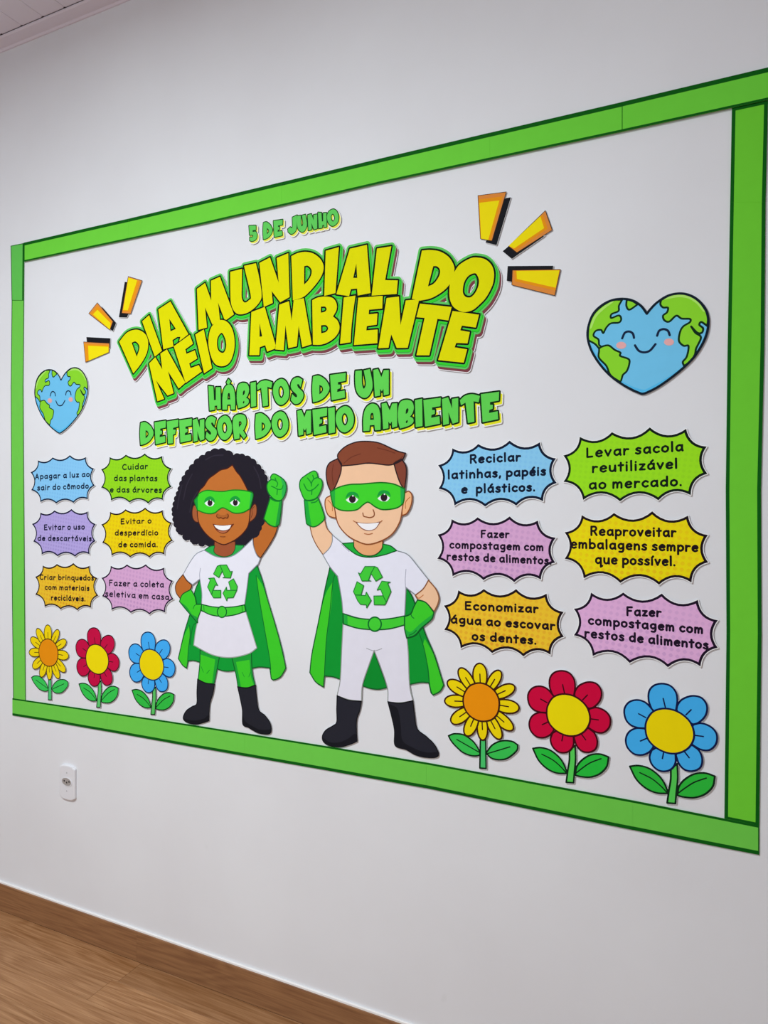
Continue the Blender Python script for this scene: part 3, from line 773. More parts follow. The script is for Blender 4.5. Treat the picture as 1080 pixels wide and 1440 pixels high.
LVEIN = ['240,875 340,925 420,990 470,1045', '800,920 700,955 620,1005 560,1050']
SPET = [(500, 95, 76), (722, 175, 62), (882, 345, 66), (930, 585, 72), (862, 815, 64), (728, 915, 60), (540, 928, 56), (362, 880, 66), (198, 735, 70), (125, 500, 66), (158, 288, 66), (288, 148, 62)]
SLEAFS = ['165,880c 230,858 330,870 420,930 470,990 502,1050c 500,1090 420,1097 320,1060 240,990 190,930', '572,1065c 640,980 740,935 850,940 915,978c 905,1040 810,1120 720,1140 630,1122']
SLV = ['255,920 490,1055', '830,1000 590,1072']
def sun_petal(cx, cy, tx, ty, hw):
    L = math.hypot(tx-cx, ty-cy); ux, uy = (tx-cx)/L, (ty-cy)/L; a0 = 120; ax = (L-a0)/2; m = a0+ax
    return wall([kS(cx+ux*(m+ax*math.cos(t))-uy*hw*math.sin(t)*(1+.12*math.cos(t)), cy+uy*(m+ax*math.cos(t))+ux*hw*math.sin(t)*(1+.12*math.cos(t))) for t in [2*math.pi*i/26 for i in range(26)]])
def flower(kind, dst, lab, petc, inkc, iw, cenc, leafc, stemc):
    if kind == 'sun':
        pet = [sun_petal(518, 513, *p) for p in SPET]
        vein = [wall([kS(518+(p[0]-518)*f_, 513+(p[1]-513)*f_) for f_ in (.46, .72)]) for p in SPET]
        cen = ell(kS, 518, 513, 196, 208, 40)
        cen = loop(kS, '325,500 340,420 390,345 460,312 530,310 600,338 670,400 710,480 715,560 695,640 640,700 560,722 480,712 400,665 345,590')
        stem = loop(kS, '510,925c 568,925c 573,1235c 504,1230c', True, True); leafs = [loop(kS, t) for t in SLEAFS]; lv = [loop(kS, t, False) for t in SLV]
    else:
        pet = [loop(kB, t) for t in PET]; vein = [loop(kB, t, False) for t in VEIN]; cen = loop(kB, CEN); stem = loop(kB, STEM)
        leafs = [loop(kB, t) for t in LEAFS]; lv = [loop(kB, t, False) for t in LVEIN]
    alls = pet+[cen, stem]+leafs; src = bbox(alls)
    T_ = (lambda Ls: Ls) if dst is None else (lambda Ls: remap(Ls, src, dst))
    A = T_(alls); c = Cutout('paper_flower', A, lab, 'flower', 'paper flowers along the bottom of the mural'); px = c.px
    iw *= 1.3
    c.backing(contours([[a] for a in A], 1.5*px*(iw/2.4), .0008))
    s = Sheet(c); l = T_([stem]); s.fill(l, paper(stemc)); s.rim(l, iw*px, paper('#0b2413')); s.build('stem')
    for lf, v in zip(leafs, lv):
        s = Sheet(c); s.fill(T_([lf]), paper(leafc)); s.ink(T_([v]), iw*.7*px, paper('#0b2413')); s.rim(T_([lf]), iw*px, paper('#0b2413')); s.build('leaf')
    for p, v in zip(pet, vein):
        s = Sheet(c); s.fill(T_([p]), paper(petc)); s.ink(T_([v]), iw*.75*px, paper(inkc)); s.rim(T_([p]), iw*px, paper(inkc)); s.build('petal')
    s = Sheet(c); s.fill(T_([cen]), paper(cenc)); s.rim(T_([cen]), iw*px, paper(inkc)); s.build('flower_centre')
def pbox(k, *pts): P = wall([k(*p) for p in pts]); return P.min(0), P.max(0)
kRd, kLb, kLs = K(730, 930, 7.2), K(170, 880, 11.08), K(30, 870, 7.2)
GAIN[0] = 1.3
flower('b', None, 'large sky-blue paper flower with yellow centre, nearest the right border', '#3c9fdf', '#0c1640', 2.0, '#d9c404', '#28a935', '#4cba4c')
flower('b', pbox(kRd, (92, 380), (928, 580), (420, 90), (550, 1232)), 'large crimson paper flower with yellow centre, between the big yellow and blue ones', '#ba0636', '#3a0512', 1.9, '#dcc805', '#22ad36', '#4fbf4e')
GAIN[0] = 1.18
flower('sun', None, 'large yellow sunflower-like paper flower with orange centre beside the boy\'s boot', '#e6cb06', '#3a1a0c', 1.8, '#e08a08', '#35b94c', '#44bb66')
GAIN[0] = 1.1
flower('b', pbox(kLb, (138, 450), (858, 600), (410, 92), (555, 1390)), 'small sky-blue paper flower with yellow centre, left of the girl\'s cape', '#3fa5ec', '#11305c', 1.25, '#e4cd06', '#2fb640', '#55bb5c')
flower('b', pbox(kLs, (563, 310), (1000, 690), (740, 90), (800, 900)), 'small crimson paper flower with yellow centre, between the small yellow and blue ones', '#bd0d40', '#43101c', 1.15, '#e6d208', '#34c04c', '#58c468')
flower('sun', pbox(kLs, (90, 345), (488, 380), (285, 62), (300, 822)), 'small yellow sunflower-like paper flower with orange centre in the lower left corner', '#e8cd0a', '#4a3410', 1.0, '#df8a0c', '#38c254', '#4cc070')

# ---------------------------------------------------------------- speech bubbles
GL = {
 'a': (.82, ['70,80 45,97 13,75 10,28 36,3 66,28', '74,96 73,40 80,2']), 'b': (.8, ['8,160c 8,2c', '8,30 40,3 74,28 72,74 40,96 8,70']),
 'c': (.68, ['66,84 38,98 8,65 12,25 40,2 66,16']), 'd': (.85, ['72,75 45,97 12,75 10,28 40,3 70,28', '76,160c 76,2c']),
 'e': (.76, ['12,50 70,58 64,88 38,98 10,70 10,25 38,2 68,14']), 'g': (.82, ['70,80 45,97 13,75 13,35 40,12 70,40', '74,96 75,0 60,-42 20,-42']),
 'h': (.76, ['8,160c 8,2c', '8,60 38,94 66,72 68,2']), 'i': (.2, ['9,95c 10,2c', '10,136c 10,139c']), 'l': (.22, ['10,160c 12,2c']),
 'm': (1.12, ['8,96c 8,2c', '8,60 30,95 52,75 53,4', '53,60 78,95 100,75 102,2']), 'n': (.76, ['8,96c 8,2c', '8,60 38,94 66,72 68,2']),
 'o': (.78, ['40,97 10,75 8,27 40,2 70,27 70,75 42,97']), 'p': (.78, ['8,96c 8,-58c', '8,70 40,97 73,72 72,28 40,3 8,25']),
 'q': (.85, ['70,80 45,97 13,75 10,28 36,3 70,28', '75,96c 76,-58c 95,-40c']), 'r': (.58, ['8,96c 8,2c', '8,55 28,90 56,88']),
 's': (.62, ['58,86 35,98 10,78 28,55 55,38 52,10 28,2 5,14']), 't': (.56, ['28,138c 28,2c', '2,94c 56,97c']),
 'u': (.78, ['8,96 10,28 36,3 64,28 70,96', '71,96c 74,2c']), 'v': (.72, ['5,96c 36,4c 68,96c']), 'z': (.66, ['8,92c 62,92c 8,6c 64,6c']),
 '.': (.16, ['8,4c 8,7c']), ',': (.2, ['12,10c 5,-20c']),
 'A': (.95, ['5,0c 46,150c 88,0c', '20,52c 74,52c']), 'C': (.92, ['84,132 50,150 10,108 10,40 48,2 88,20']), 'E': (.85, ['76,150c 10,148c 10,3c 78,5c', '10,78c 66,80c']),
 'F': (.8, ['74,150c 10,148c 10,0c', '10,82c 62,84c']), 'R': (.9, ['12,150c 12,0c', '12,148c 60,150 80,115 58,80 14,74c', '46,76c 84,2c']), 'L': (.78, ['12,150c 12,5c 70,8c']),
}
ACC = {'á': 'a', 'é': 'e', 'í': 'i', 'ô': 'o', 'ú': 'u'}
def text_lines(txt, p0, p1, xh):
    """strokes of hand lettering in crop coordinates along the baseline p0-p1"""
    x = 0; S = []
    for ch in txt:
        if ch == ' ': x += .5; continue
        b = ACC.get(ch, ch); wd, st = GL[b]; st = list(st)
        if ch in 'áéú': st.append('40,122c 62,152c')
        elif ch == 'í': st = [st[0], '8,125c 24,152c']
        elif ch == 'ô': st.append('18,120c 40,146c 62,120c')
        for t in st: S.append([(x+a/100, b_/100) for a, b_ in smooth(parse(t), False, False, 5)])
        x += wd+.32
    x -= .32; sx = (p1[0]-p0[0])/x; m = (p1[1]-p0[1])/(p1[0]-p0[0])
    return [[(p0[0]+u*sx, p0[1]+u*sx*m-v*xh*.95) for u, v in s] for s in S]
HT = {'BLUE': ('halftone_blue', '#86c6f0', '#72b4e6', .0085, .55), 'LIME': ('halftone_lime', '#92d61c', '#80c820', .0085, .5),
      'LILAC': ('halftone_lilac', '#b1a2dc', '#978ac8', .0085, .8), 'PINK': ('halftone_pink', '#d4a4cd', '#b78abb', .0095, .75),
      'YELL': ('halftone_yellow', '#ead00a', '#d9a615', .0095, .75), 'AMBER': ('halftone_amber', '#eabf2c', '#dc9426', .0095, .9)}
BUB = [
 ((35, 630, 9.818), '190,170 395,130 633,98 855,125 968,285 978,520 885,712 683,760 445,768 225,750 98,582 90,335', 'BLUE', '#14243e',
  [('Apagar a luz ao', (155, 430), (903, 395)), ('sair do cômodo.', (185, 583), (915, 555))], 48, 'small blue spiky speech bubble reading Apagar a luz ao sair do cômodo'),
 ((135, 630, 9.391), '190,120 405,88 655,72 885,105 1012,270 1010,515 895,688 703,735 452,722 208,695 78,522 78,282', 'LIME', '#12301a',
  [('Cuidar', (360, 288), (692, 275)), ('das plantas', (250, 432), (818, 435)), ('e das árvores.', (197, 583), (903, 588))], 48, 'small lime green spiky speech bubble reading Cuidar das plantas e das árvores'),
 ((35, 710, 9.818), '225,105 420,75 655,55 880,90 990,265 988,500 907,685 705,715 463,710 242,685 127,505 108,262', 'LILAC', '#1c1c3a',
  [('Evitar o uso', (277, 345), (835, 335)), ('de descartáveis.', (190, 492), (955, 498))], 48, 'lilac spiky speech bubble reading Evitar o uso de descartáveis'),
 ((135, 710, 9.391), '195,92 400,57 660,35 893,68 1015,235 1028,472 918,658 718,695 462,693 215,670 92,500 80,258', 'YELL', '#2a1c14',
  [('Evitar o', (338, 253), (740, 240)), ('desperdício', (262, 400), (828, 398)), ('de comida.', (308, 555), (822, 553))], 46, 'small bright yellow spiky speech bubble reading Evitar o desperdício de comida'),
 ((40, 785, 9.818), '208,98 405,78 633,65 857,102 963,272 978,515 880,685 688,718 455,705 235,670 105,500 105,255', 'AMBER', '#2a1c18',
  [('Criar brinquedos', (170, 293), (912, 303)), ('com materiais', (240, 430), (850, 445)), ('recicláveis.', (325, 575), (795, 590))], 46, 'small amber spiky speech bubble reading Criar brinquedos com materiais recicláveis'),
 ((135, 785, 9.391), '205,98 420,80 668,78 910,122 1028,297 1037,540 925,718 717,742 470,722 215,683 90,500 82,258', 'PINK', '#241a30',
  [('Fazer a coleta', (185, 360), (903, 382)), ('seletiva em casa.', (135, 500), (1000, 548))], 50, 'small pink spiky speech bubble reading Fazer a coleta seletiva em casa'),
 ((605, 610, 5.838), '185,120 397,85 655,57 903,70 1035,203 1042,405 930,555 710,590 455,598 203,590 72,452 68,258', 'BLUE', '#101a30',
  [('Reciclar', (330, 241), (742, 222)), ('latinhas, papéis', (150, 370), (948, 338)), ('e  plásticos.', (262, 488), (860, 468))], 45, 'large blue spiky speech bubble reading Reciclar latinhas, papéis e plásticos'),
 ((780, 590, 4.909), '175,120 397,88 657,55 908,65 1050,187 1055,375 940,522 717,558 453,565 198,555 63,430 62,248', 'LIME', '#0e1c14',
  [('Levar sacola', (220, 262), (885, 215)), ('reutilizável', (262, 365), (845, 335)), ('ao mercado.', (240, 480), (875, 455))], 43, 'large lime green spiky speech bubble reading Levar sacola reutilizável ao mercado'),
 ((605, 720, 5.684), '175,57 382,42 638,35 863,68 1007,205 1002,403 888,540 675,560 428,543 182,513 60,373 63,180', 'PINK', '#1e1226',
  [('Fazer', (410, 203), (632, 205)), ('compostagem com', (160, 287), (905, 308)), ('restos de alimentos.', (138, 380), (968, 416))], 39, 'large pink spiky speech bubble about compostagem, directly right of the boy\'s head and shoulder'),
 ((785, 710, 5.023), '168,72 395,57 665,45 918,75 1058,212 1060,405 942,548 713,563 440,550 182,518 47,380 47,193', 'YELL', '#1c1216',
  [('Reaproveitar', (230, 213), (830, 223)), ('embalagens sempre', (92, 303), (985, 328)), ('que possível.', (265, 412), (825, 428))], 42, 'large bright yellow spiky speech bubble reading Reaproveitar embalagens sempre que possível'),
 ((615, 820, 5.838), '175,57 385,47 650,48 900,85 1040,235 1042,438 933,587 710,600 452,573 195,533 60,382 57,183', 'AMBER', '#1e1216',
  [('Economizar', (232, 215), (828, 240)), ('água ao escovar', (117, 325), (965, 380)), ('os dentes.', (290, 463), (812, 498))], 44, 'large amber spiky speech bubble reading Economizar água ao escovar os dentes'),
 ((800, 825, 5.023), '158,40 385,40 657,47 912,92 1053,235 1052,430 930,562 700,567 430,537 170,488 37,342 37,155', 'PINK', '#1e1226',
  [('Fazer', (410, 200), (650, 210)), ('compostagem com', (140, 262), (945, 328)), ('restos de alimentos.', (115, 353), (1005, 440))], 40, 'large pink spiky speech bubble about compostagem, lowest one beside the right border'),
]
for (x0, y0, s_), sp, mat, ink, lines, xh, lab in BUB:
    k = K(x0, y0, s_); P = [(a, b) for a, b, _ in parse(sp)]; n = len(P)
    cx, cy = sum(p[0] for p in P)/n, sum(p[1] for p in P)/n; out = []
    for i in range(n):
        (ax, ay), (bx, by) = P[i], P[(i+1) % n]
        mx_, my_ = (ax+bx)/2, (ay+by)/2; L = math.hypot(bx-ax, by-ay)
        nx_, ny_ = -(by-ay)/L, (bx-ax)/L
        if nx_*(cx-mx_)+ny_*(cy-my_) < 0: nx_, ny_ = -nx_, -ny_
        sag = .195*L
        for j in range(8):
            t = j/8; q = 4*t*(1-t)*sag
            out.append(k(ax+(bx-ax)*t+nx_*q, ay+(by-ay)*t+ny_*q))
    Lp = wall(out); c = Cutout('speech_bubble', [Lp], lab, 'speech bubble', 'spiky speech bubbles with habits'); px = c.px
    right_ = x0 > 500
    c.backing(contours([[Lp]], (1.1 if right_ else .6)*px, .0008))
    Sheet(c).fill([Lp], paper(ink)).build('ink_outline')
    Sheet(c).fill(contours([[Lp]], -(3.3 if right_ else 2.1)*px, .0005), halftone(*HT[mat], 1.22 if x0 > 750 else 1.1 if x0 > 500 else 1.02)).build('bubble_panel')
    for txt, p0, p1 in lines:
        st = [wall([k(*q) for q in s]) for s in text_lines(txt, p0, p1, xh)]
        # strokes are inked line by line as one flat print
        Sheet(c).ink(st, ((2.55 if xh < 39.5 else 2.95) if right_ else 1.85)*px, paper(ink)).build('lettering_line')

# ---------------------------------------------------------------- the two children
GAIN[0] = 1.05
def scallop(P, amt=.23):
    """outward bumps between points (curly hair)"""
    n = len(P); A = sum(P[i][0]*P[(i+1) % n][1]-P[(i+1) % n][0]*P[i][1] for i in range(n)); sg = 1 if A > 0 else -1; out = []
    for i in range(n):
        (ax, ay), (bx, by) = P[i][:2], P[(i+1) % n][:2]; c = P[i][2]
        for j in range(6 if not c else 1):
            t = j/6; q = 4*t*(1-t)*amt
            out.append((ax+(bx-ax)*t+(by-ay)*q*sg, ay+(by-ay)*t-(bx-ax)*q*sg))
    return out
GL1, GL2, LG, DG = '#3cc728', '#0d9530', '#45d42e', '#0e7a2a'
class Figure(Cutout):
    def part(s, name, fills, rims=None, rimc='#123', w=.9, inks=(), label=None):
        """fills: [(loops, colour)], rims: loops outlined, inks: [(lines, width px, colour)]"""
        sh = Sheet(s)
        for L, c in fills: sh.fill(L, paper(c))
        for L, wd, c in inks: sh.ink(L, 1.5*wd*s.px, paper(c))
        if rims: sh.rim(rims, 1.75*w*s.px, paper(rimc))
        o = sh.build(name, label=label); return o

g1, g2, g3, g4, g5, g6 = K(235, 620, 9), K(310, 640, 9), K(240, 755, 6.353), K(240, 890, 6.353), K(265, 670, 10.8), K(245, 755, 9.818)
HAIR = ('485,180 560,128 660,108 760,122 852,182 930,168 1000,190 1075,222 1145,290 1205,350 1245,420 1280,500 1275,580 1290,640 1310,710 1275,830 1235,970 1205,1080 1185,1140 1095,1230 975,1325c 860,1335c 540,1340c '
        '490,1312 440,1335 405,1295 370,1310 318,1285 300,1245 270,1255 225,1250 210,1190 175,1185 145,1160 125,1100 95,1030 90,960 78,900 88,830 105,760 125,690 150,630 168,570 195,500 235,430 285,360 345,290 410,220')
hair = wall([g1(x, y) for x, y in scallop(parse(HAIR))])
cape = loop(g3, '268,380c 225,480 190,650 130,850 75,1085c 110,1140 150,1172c 162,1105c 210,1102 268,1118 430,1180 500,1197 575,1192 725,1172 800,1160 892,1168c 905,1265c 930,1275 990,1245 1035,1170c 1000,1000 940,780 870,550 830,400 780,255c 700,330c')
cl = loop(g3, '175,790c 180,880 165,1000 150,1170c 110,1140 77,1085c 130,880'); cr = loop(g3, '770,345c 830,440 880,600 940,780 1033,1168c 990,1243 930,1272 908,1265c 890,1080 850,850 800,560')
legL = loop(g4, '270,150c 445,200c 420,330 395,455c 320,447 252,415c 268,260'); legLl = loop(g4, '272,190c 405,235c 378,445c 320,443 258,415c 270,300')
legR = loop(g4, '550,200c 728,170c 735,330 762,465c 690,487 608,480c 590,370'); legRl = loop(g4, '590,258c 712,238c 724,380 750,462c 690,485 635,480c 612,360')
bootL = loop(g4, '248,410c 320,445 400,455c 385,540 360,620 352,700 350,780c 320,792 240,812 170,802 125,775 122,740 150,690 200,655 240,630 242,520')
bootR = loop(g4, '605,478c 690,488 765,462c 775,570 795,685 850,735 895,800 905,870 880,900 800,893 740,865 700,840 660,825 648,790 648,690 630,590')
shirt = loop(g3, '308,118c 400,170 490,185 570,165 640,115c 741,18c 748,81 776,159 808,193c 790,240c 705,325c 690,450 668,610c 480,632 285,605c 288,500 270,375c 205,425c 160,390 120,335c 185,220 240,150')
skirt = loop(g3, '275,660c 470,700 680,668c 720,800 778,990c 700,1042 540,1075 380,1050 215,965c 235,820')
belt = loop(g3, '285,600c 380,622 480,628 580,622 668,605c 680,662c 580,695 470,708 370,695 283,655c'); buckle = ell(g3, 467, 668, 41, 50)
neck = loop(g3, '400,40c 395,130 430,165 490,178 550,160 582,120 585,40c')
collar = loop(g3, '310,118c 360,85 400,70 500,60 600,70 665,75c 640,112 570,165 490,187 400,170')
armL = loop(g3, '120,335c 150,385 195,425c 197,440 180,478c 95,548c 60,500 52,440 75,390')
gloveL = loop(g3, '190,468c 115,512 88,575c 140,640 210,720 250,765 247,735c 275,668c 287,600c 240,600c 225,530')
armR = loop(g2, '560,820c 640,890 735,905c 700,1010 620,1150 515,1303c 460,1240 430,1140 425,1055c 510,960 530,900')
foreR = loop(g2, '645,535c 720,575 790,570c 775,750 755,880c 700,905 620,870 562,805c 600,680')
foreRd = loop(g2, '760,570c 790,565c 775,750 755,880c 708,895c 735,740')
fist = loop(g2, '650,312c 650,270 690,238 760,270 820,320 845,390 835,480 795,560 740,577 680,550 620,480 600,400 615,345')
face = loop(g1, '838,305c 770,350 690,370 620,420 540,480 480,570 425,630 398,720 393,880 410,1020 460,1120 540,1210 640,1280 725,1312 800,1290 890,1240 980,1160 1040,1060 1062,880 1055,700 1010,580 940,450 890,390')
earL = loop(g1, '350,818 330,880 335,970 370,1022 412,1030c 398,880 380,830'); earR = loop(g2, '390,690c 440,620 468,650 468,740 440,800 380,850c')
mask = loop(g5, '175,260c 240,225 320,210 430,225 550,228 650,210 740,205 850,212 960,235 995,265 990,340 950,490c 860,540 770,558 690,550 620,510 560,480 520,478 470,510 420,550 340,565 250,550 150,510c 115,400 110,360 160,300')
allg = [hair, cape, legL, legR, bootL, bootR, shirt, skirt, belt, armL, gloveL, armR, foreR, fist]
G = Figure('child_cutout', allg, 'paper cut-out of a girl with dark curly hair, green mask, cape and raised glove', 'cut-out figure', 'masked child hero cut-outs')
G.backing(contours([[a] for a in allg], .75*G.px, .0009))
G.part('cape', [([cape], '#0f9a34'), ([cl], GL1), ([cr], GL1)], [cape], '#0c5a24', .9,
       inks=[([loop(g3, '770,345 800,560 850,850 890,1080 900,1180', False), loop(g3, '175,790 180,880 165,1000 158,1105', False), loop(g3, '250,760 205,800 180,960', False)], .8, '#0c6a28')])
G.part('leg', [([legL], '#1c9c34'), ([legLl], GL1)], [legL], '#0c5a24', .8, inks=[([loop(g4, '280,300 300,350', False), loop(g4, '355,330 330,360', False)], .6, '#128a2a')])
G.part('leg', [([legR], '#1c9c34'), ([legRl], GL1)], [legR], '#0c5a24', .8, inks=[([loop(g4, '645,350 665,390', False), loop(g4, '720,350 705,390', False)], .6, '#128a2a')])
for b in (bootL, bootR): G.part('boot', [([b], '#24242c')], [b], '#101014', .8)
G.part('boot_sole', [([loop(g4, '122,760 170,775 230,780 300,765 340,735 352,750 350,782 320,792 240,812 170,802 125,775')], '#17171d')])
G.part('boot_sole', [([loop(g4, '648,690c 670,780 740,830 800,860 880,862 903,850 903,875 880,900 800,893 740,865 700,840 660,825 648,790')], '#17171d')])
G.part('upper_arm', [([armR], '#b8682c')], [armR], '#4a2416', .8)
G.part('hair', [([hair], '#221e28')], None, inks=[([loop(g1, t, False) for t in ('330,420 260,560 220,740', '400,640 330,760 300,900', '200,560 165,700 140,860', '1110,330 1170,450 1200,600', '500,240 600,190 720,180')], 1.2, '#2f2a36')])
G.part('neck', [([neck], '#9c5232')], [neck], '#4a2416', .7)
G.part('ear', [([earL], '#a25a34')], [earL], '#4a2416', .7); G.part('ear', [([earR], '#a25a34')], [earR], '#4a2416', .7, inks=[([loop(g2, '440,650 410,690 415,740 400,790', False)], .6, '#5e2c1a')])
# collar in front of the hair, around the neck
cw = [loop(g3, '310,118c 360,85 402,78c 395,130 430,163 490,177 550,158 580,115 588,72c 665,75c 640,112 570,165 490,187 400,170')]
G.part('cape_collar', [(cw, '#28a84a')], cw, '#0c5a24', .7)
G.part('face', [([face], '#bd6d30')], [face], '#4a2018', .9)
G.part('skirt', [([skirt], '#e2e0ea')], [skirt], '#9aa89e', .8)
G.part('shirt', [([shirt], '#e4e4f0')], [shirt], '#8d929c', .7, inks=[([loop(g3, '275,280 268,330 270,375', False)], .8, '#a9a9b8')])
G.part('belt', [([belt], '#42cc34')], [belt], '#0c5a24', .9, inks=[([loop(g3, '305,608 308,660', False), loop(g3, '645,608 650,670', False)], .7, '#0f7a2c')])
G.part('buckle', [([buckle], '#42cc34')], [buckle], '#0c6a28', 1.0)
G.part('bent_arm', [([armL], '#b8682c')], [armL], '#4a2416', .8)
G.part('glove', [([gloveL], '#3cc92a'), ([loop(g3, '88,575c 140,640 210,720 250,765 247,735c 240,712 200,690 150,620')], '#1d9a38')], [gloveL], '#0c5a24', .9, inks=[([loop(g3, '240,600 220,615 212,640', False)], .7, '#0f7a2c')])
gl = G.part('glove', [([foreR], '#3cc92a'), ([foreRd], '#1d9a38')], [foreR], '#0c6a28', .9)
G.part('fist', [([fist], '#3ec92e'), ([loop(g2, '770,290c 820,322 843,390 833,480 793,558c 790,480 800,400 790,340')], '#2cb04c')], [fist], '#0c6a28', .9,
       inks=[([loop(g2, t, False) for t in ('650,310 700,318 735,350 732,385 720,400', '660,395 700,412 735,432 785,430 805,385', '735,430 728,500', '720,330 705,290', '640,548 700,580 760,585')], 1.0, '#128a2a')])
G.part('mask', [([mask], '#3fd02c'), ([loop(g5, '112,355c 158,315c 162,512c 150,508 120,430')], '#17a037'), ([loop(g5, '965,238c 995,265 990,340 952,488c 938,492c')], '#2aa84a')], [mask], '#157a20', .9)
def eyes(Fg, k, lid, white, pc, shift, iris='#2a1c24'):
    for dx, dy in ((0, 0), shift):
        kk = lambda X, Y, dx=dx, dy=dy: k(X+dx, Y+dy)
        Fg.part('eye', [([loop(kk, lid)], '#179a3a'), ([loop(kk, white)], '#e9f2ee'), ([ell(kk, *pc)], iris), ([ell(kk, pc[0]+6, pc[1]-pc[3]*.85, 8, 9)], '#f4f4f4')])
eyes(G, g5, '254,400c 278,335 345,302 404,335 422,396c 385,368 340,354 298,368', '262,405c 295,380 320,366 370,366 392,384 415,405c 380,450 330,455 290,435', (345, 402, 37, 48), (385, -5))
G.part('nose', [([loop(g5, '460,560 452,600 475,628 510,622 540,638 575,622 605,628 618,600 608,560 570,585 500,585')], '#a85f2b')], None, inks=[([loop(g5, '452,575 448,612 480,630 510,622 540,640 575,625 605,632 622,600 615,572', False)], .8, '#6a3018')])
G.part('mouth', [([loop(g5, '385,718c 460,735 545,738 630,735 710,716c 660,780 610,840 540,865 470,840 420,790')], '#6e3020'), ([loop(g5, '408,735c 540,747 668,735c 640,790 590,812 530,817 470,800 430,770')], '#f0eef2'),
                  ([loop(g5, '450,812c 540,832 620,812c 590,842 540,856 490,842')], '#b56a48')], None, inks=[([loop(g5, '500,910 540,914 575,910', False)], .6, '#8a4a26')])
EG = ['650,388c 740,385c 790,480c 818,473c 792,565c 690,560c 716,550c 700,520c 655,400c', '650,388c 612,402c 560,510c 633,560c 682,468c', '492,570c 568,563c 602,640c 618,668c 585,660c 550,738c 535,800c 478,690c 515,592c',
      '550,735c 660,735c 660,837c 560,838c 532,795c', '835,575c 888,680c 880,735c 800,735c 768,620c', '880,735c 832,835c 752,840c 742,880c 690,775c 738,690c 742,735c']
def emblem(Fg, k, ts):
    L = [poly(k, t.replace('c', '')) for t in ts]; Fg.part('recycling_symbol', [([l], '#40c838') for l in L], L, '#1a7a2c', .7)
emblem(G, g6, EG)

b1, b2, b3, b4, b5, b6 = K(415, 610, 6), K(415, 650, 9.6), K(425, 750, 5.143), K(430, 900, 5.4), K(455, 660, 8), K(475, 760, 7.2)
capeA = loop(b3, '205,245c 262,310c 300,580 285,1055c 225,1035 165,1030c 158,1110c 100,1070 60,1005c 75,870 120,650 170,400')
capeM = loop(b3, '520,840c 620,1112c 560,1125 500,1120 440,1100c')
capeB = loop(b3, '755,390c 800,460 850,600 900,740 960,880 1027,1095c 1000,1140 950,1167c 935,1150c 920,1078c 860,1075 780,1090c 745,600c')
clA = loop(b3, '225,350c 215,520 185,720 168,960 158,1110c 100,1070 62,1005c 75,870 120,650 170,450'); clB = loop(b3, '890,760c 960,890 1025,1095c 1000,1138 950,1165c 930,1100 915,960 880,820')
pants = loop(b3, '300,650c 530,690 750,655c 770,850 780,1090 804,1209c 710,1222 624,1217c 620,1112 570,960 525,845c 480,970 440,1095 433,1211c 340,1200 257,1171c 280,1055 290,850')
boL = loop(b4, '243,420c 330,455 428,463c 415,530 392,600 390,690 395,765c 345,787 270,808 190,800 140,770 132,725 160,680 210,650 240,620 240,520')
boR = loop(b4, '628,466c 720,478 818,458c 830,560 850,670 920,730 980,790 1012,860 985,888 900,885 830,865 765,828 700,810 678,780 678,680 655,570')
shB = loop(b3, '222,10c 300,75c 390,145 485,172 590,155 690,125c 770,155 850,250 918,335c 890,390 825,445c 755,390c 750,500 745,600c 620,622 460,620 300,578c 290,470 262,310c 205,240 155,155c 200,110 222,60')
beB = loop(b3, '300,578c 400,610 530,622 640,615 748,595c 748,660c 640,688 530,695 410,685 303,653c'); buB = ell(b3, 530, 655, 47, 51)
arR = loop(b3, '918,338c 970,400 993,460 985,510 958,565c 900,500 840,478c 822,447c 880,400')
glR = loop(b3, '838,480c 900,500 957,570c 940,620 870,680 820,735 760,755c 745,690c 745,600c 790,580 812,530')
coB = loop(b1, '405,925c 500,918c 505,960 560,1013 625,1030 690,1018 740,970 745,930c 810,945 862,985c 760,1020 640,1041 540,1026 460,975')
neB = loop(b1, '502,860c 505,960 560,1012 625,1030 690,1015 740,960 742,870c')
arL = loop(b2, '210,860c 300,862 405,765c 440,890 518,985c 515,1080 470,1180 388,1248c 300,1120 240,990')
foL = loop(b2, '135,510c 230,520 320,478c 370,610 410,740c 390,790 310,855 240,870 165,830c 150,700'); foLd = loop(b2, '135,512c 185,530c 205,690 235,865c 165,830c 150,700')
fiB = loop(b2, '85,240 150,180 250,122 300,135 323,205 365,235 380,300 360,380 320,460 270,500 190,515 135,495 95,410 72,330')
haA = loop(b1, '400,255c 392,330 350,440 312,495c 280,420 270,320 295,250 368,210c'); haB = loop(b1, '905,215c 940,270 945,350 930,470c 895,420 865,340 840,250c')
haT = loop(b1, '368,212c 370,170 430,110 520,72 620,65 720,80 820,125 880,150 938,165c 915,215 870,245 800,265 700,255 620,248 520,262 400,272c')
faB = loop(b1, '390,250c 855,250c 890,400 930,480 910,640 890,740 830,840 740,900 625,932 530,905 440,850 370,760 345,650 320,520 350,440 385,350')
erL = loop(b1, '305,522c 265,550 262,620 290,690 352,712c 340,620 318,530'); erR = loop(b1, '930,500c 965,485 992,520 985,600 950,670 908,690c 910,600')
maB = loop(b1, '305,490c 380,450 470,428 560,425 640,418 740,412 840,425 932,465c 925,560 905,600 850,630 750,640 690,620 640,585 615,578 580,600 530,640 450,650 380,640 330,610c 315,550')
allb = [capeA, capeM, capeB, pants, boL, boR, shB, beB, arR, glR, coB, arL, foL, fiB, haA, haB, haT, faB, erL, erR]
Bf = Figure('child_cutout', allb, 'paper cut-out of a boy with short brown hair, green mask, cape and raised glove', 'cut-out figure', 'masked child hero cut-outs')
Bf.backing(contours([[a] for a in allb], .8*Bf.px, .0009))
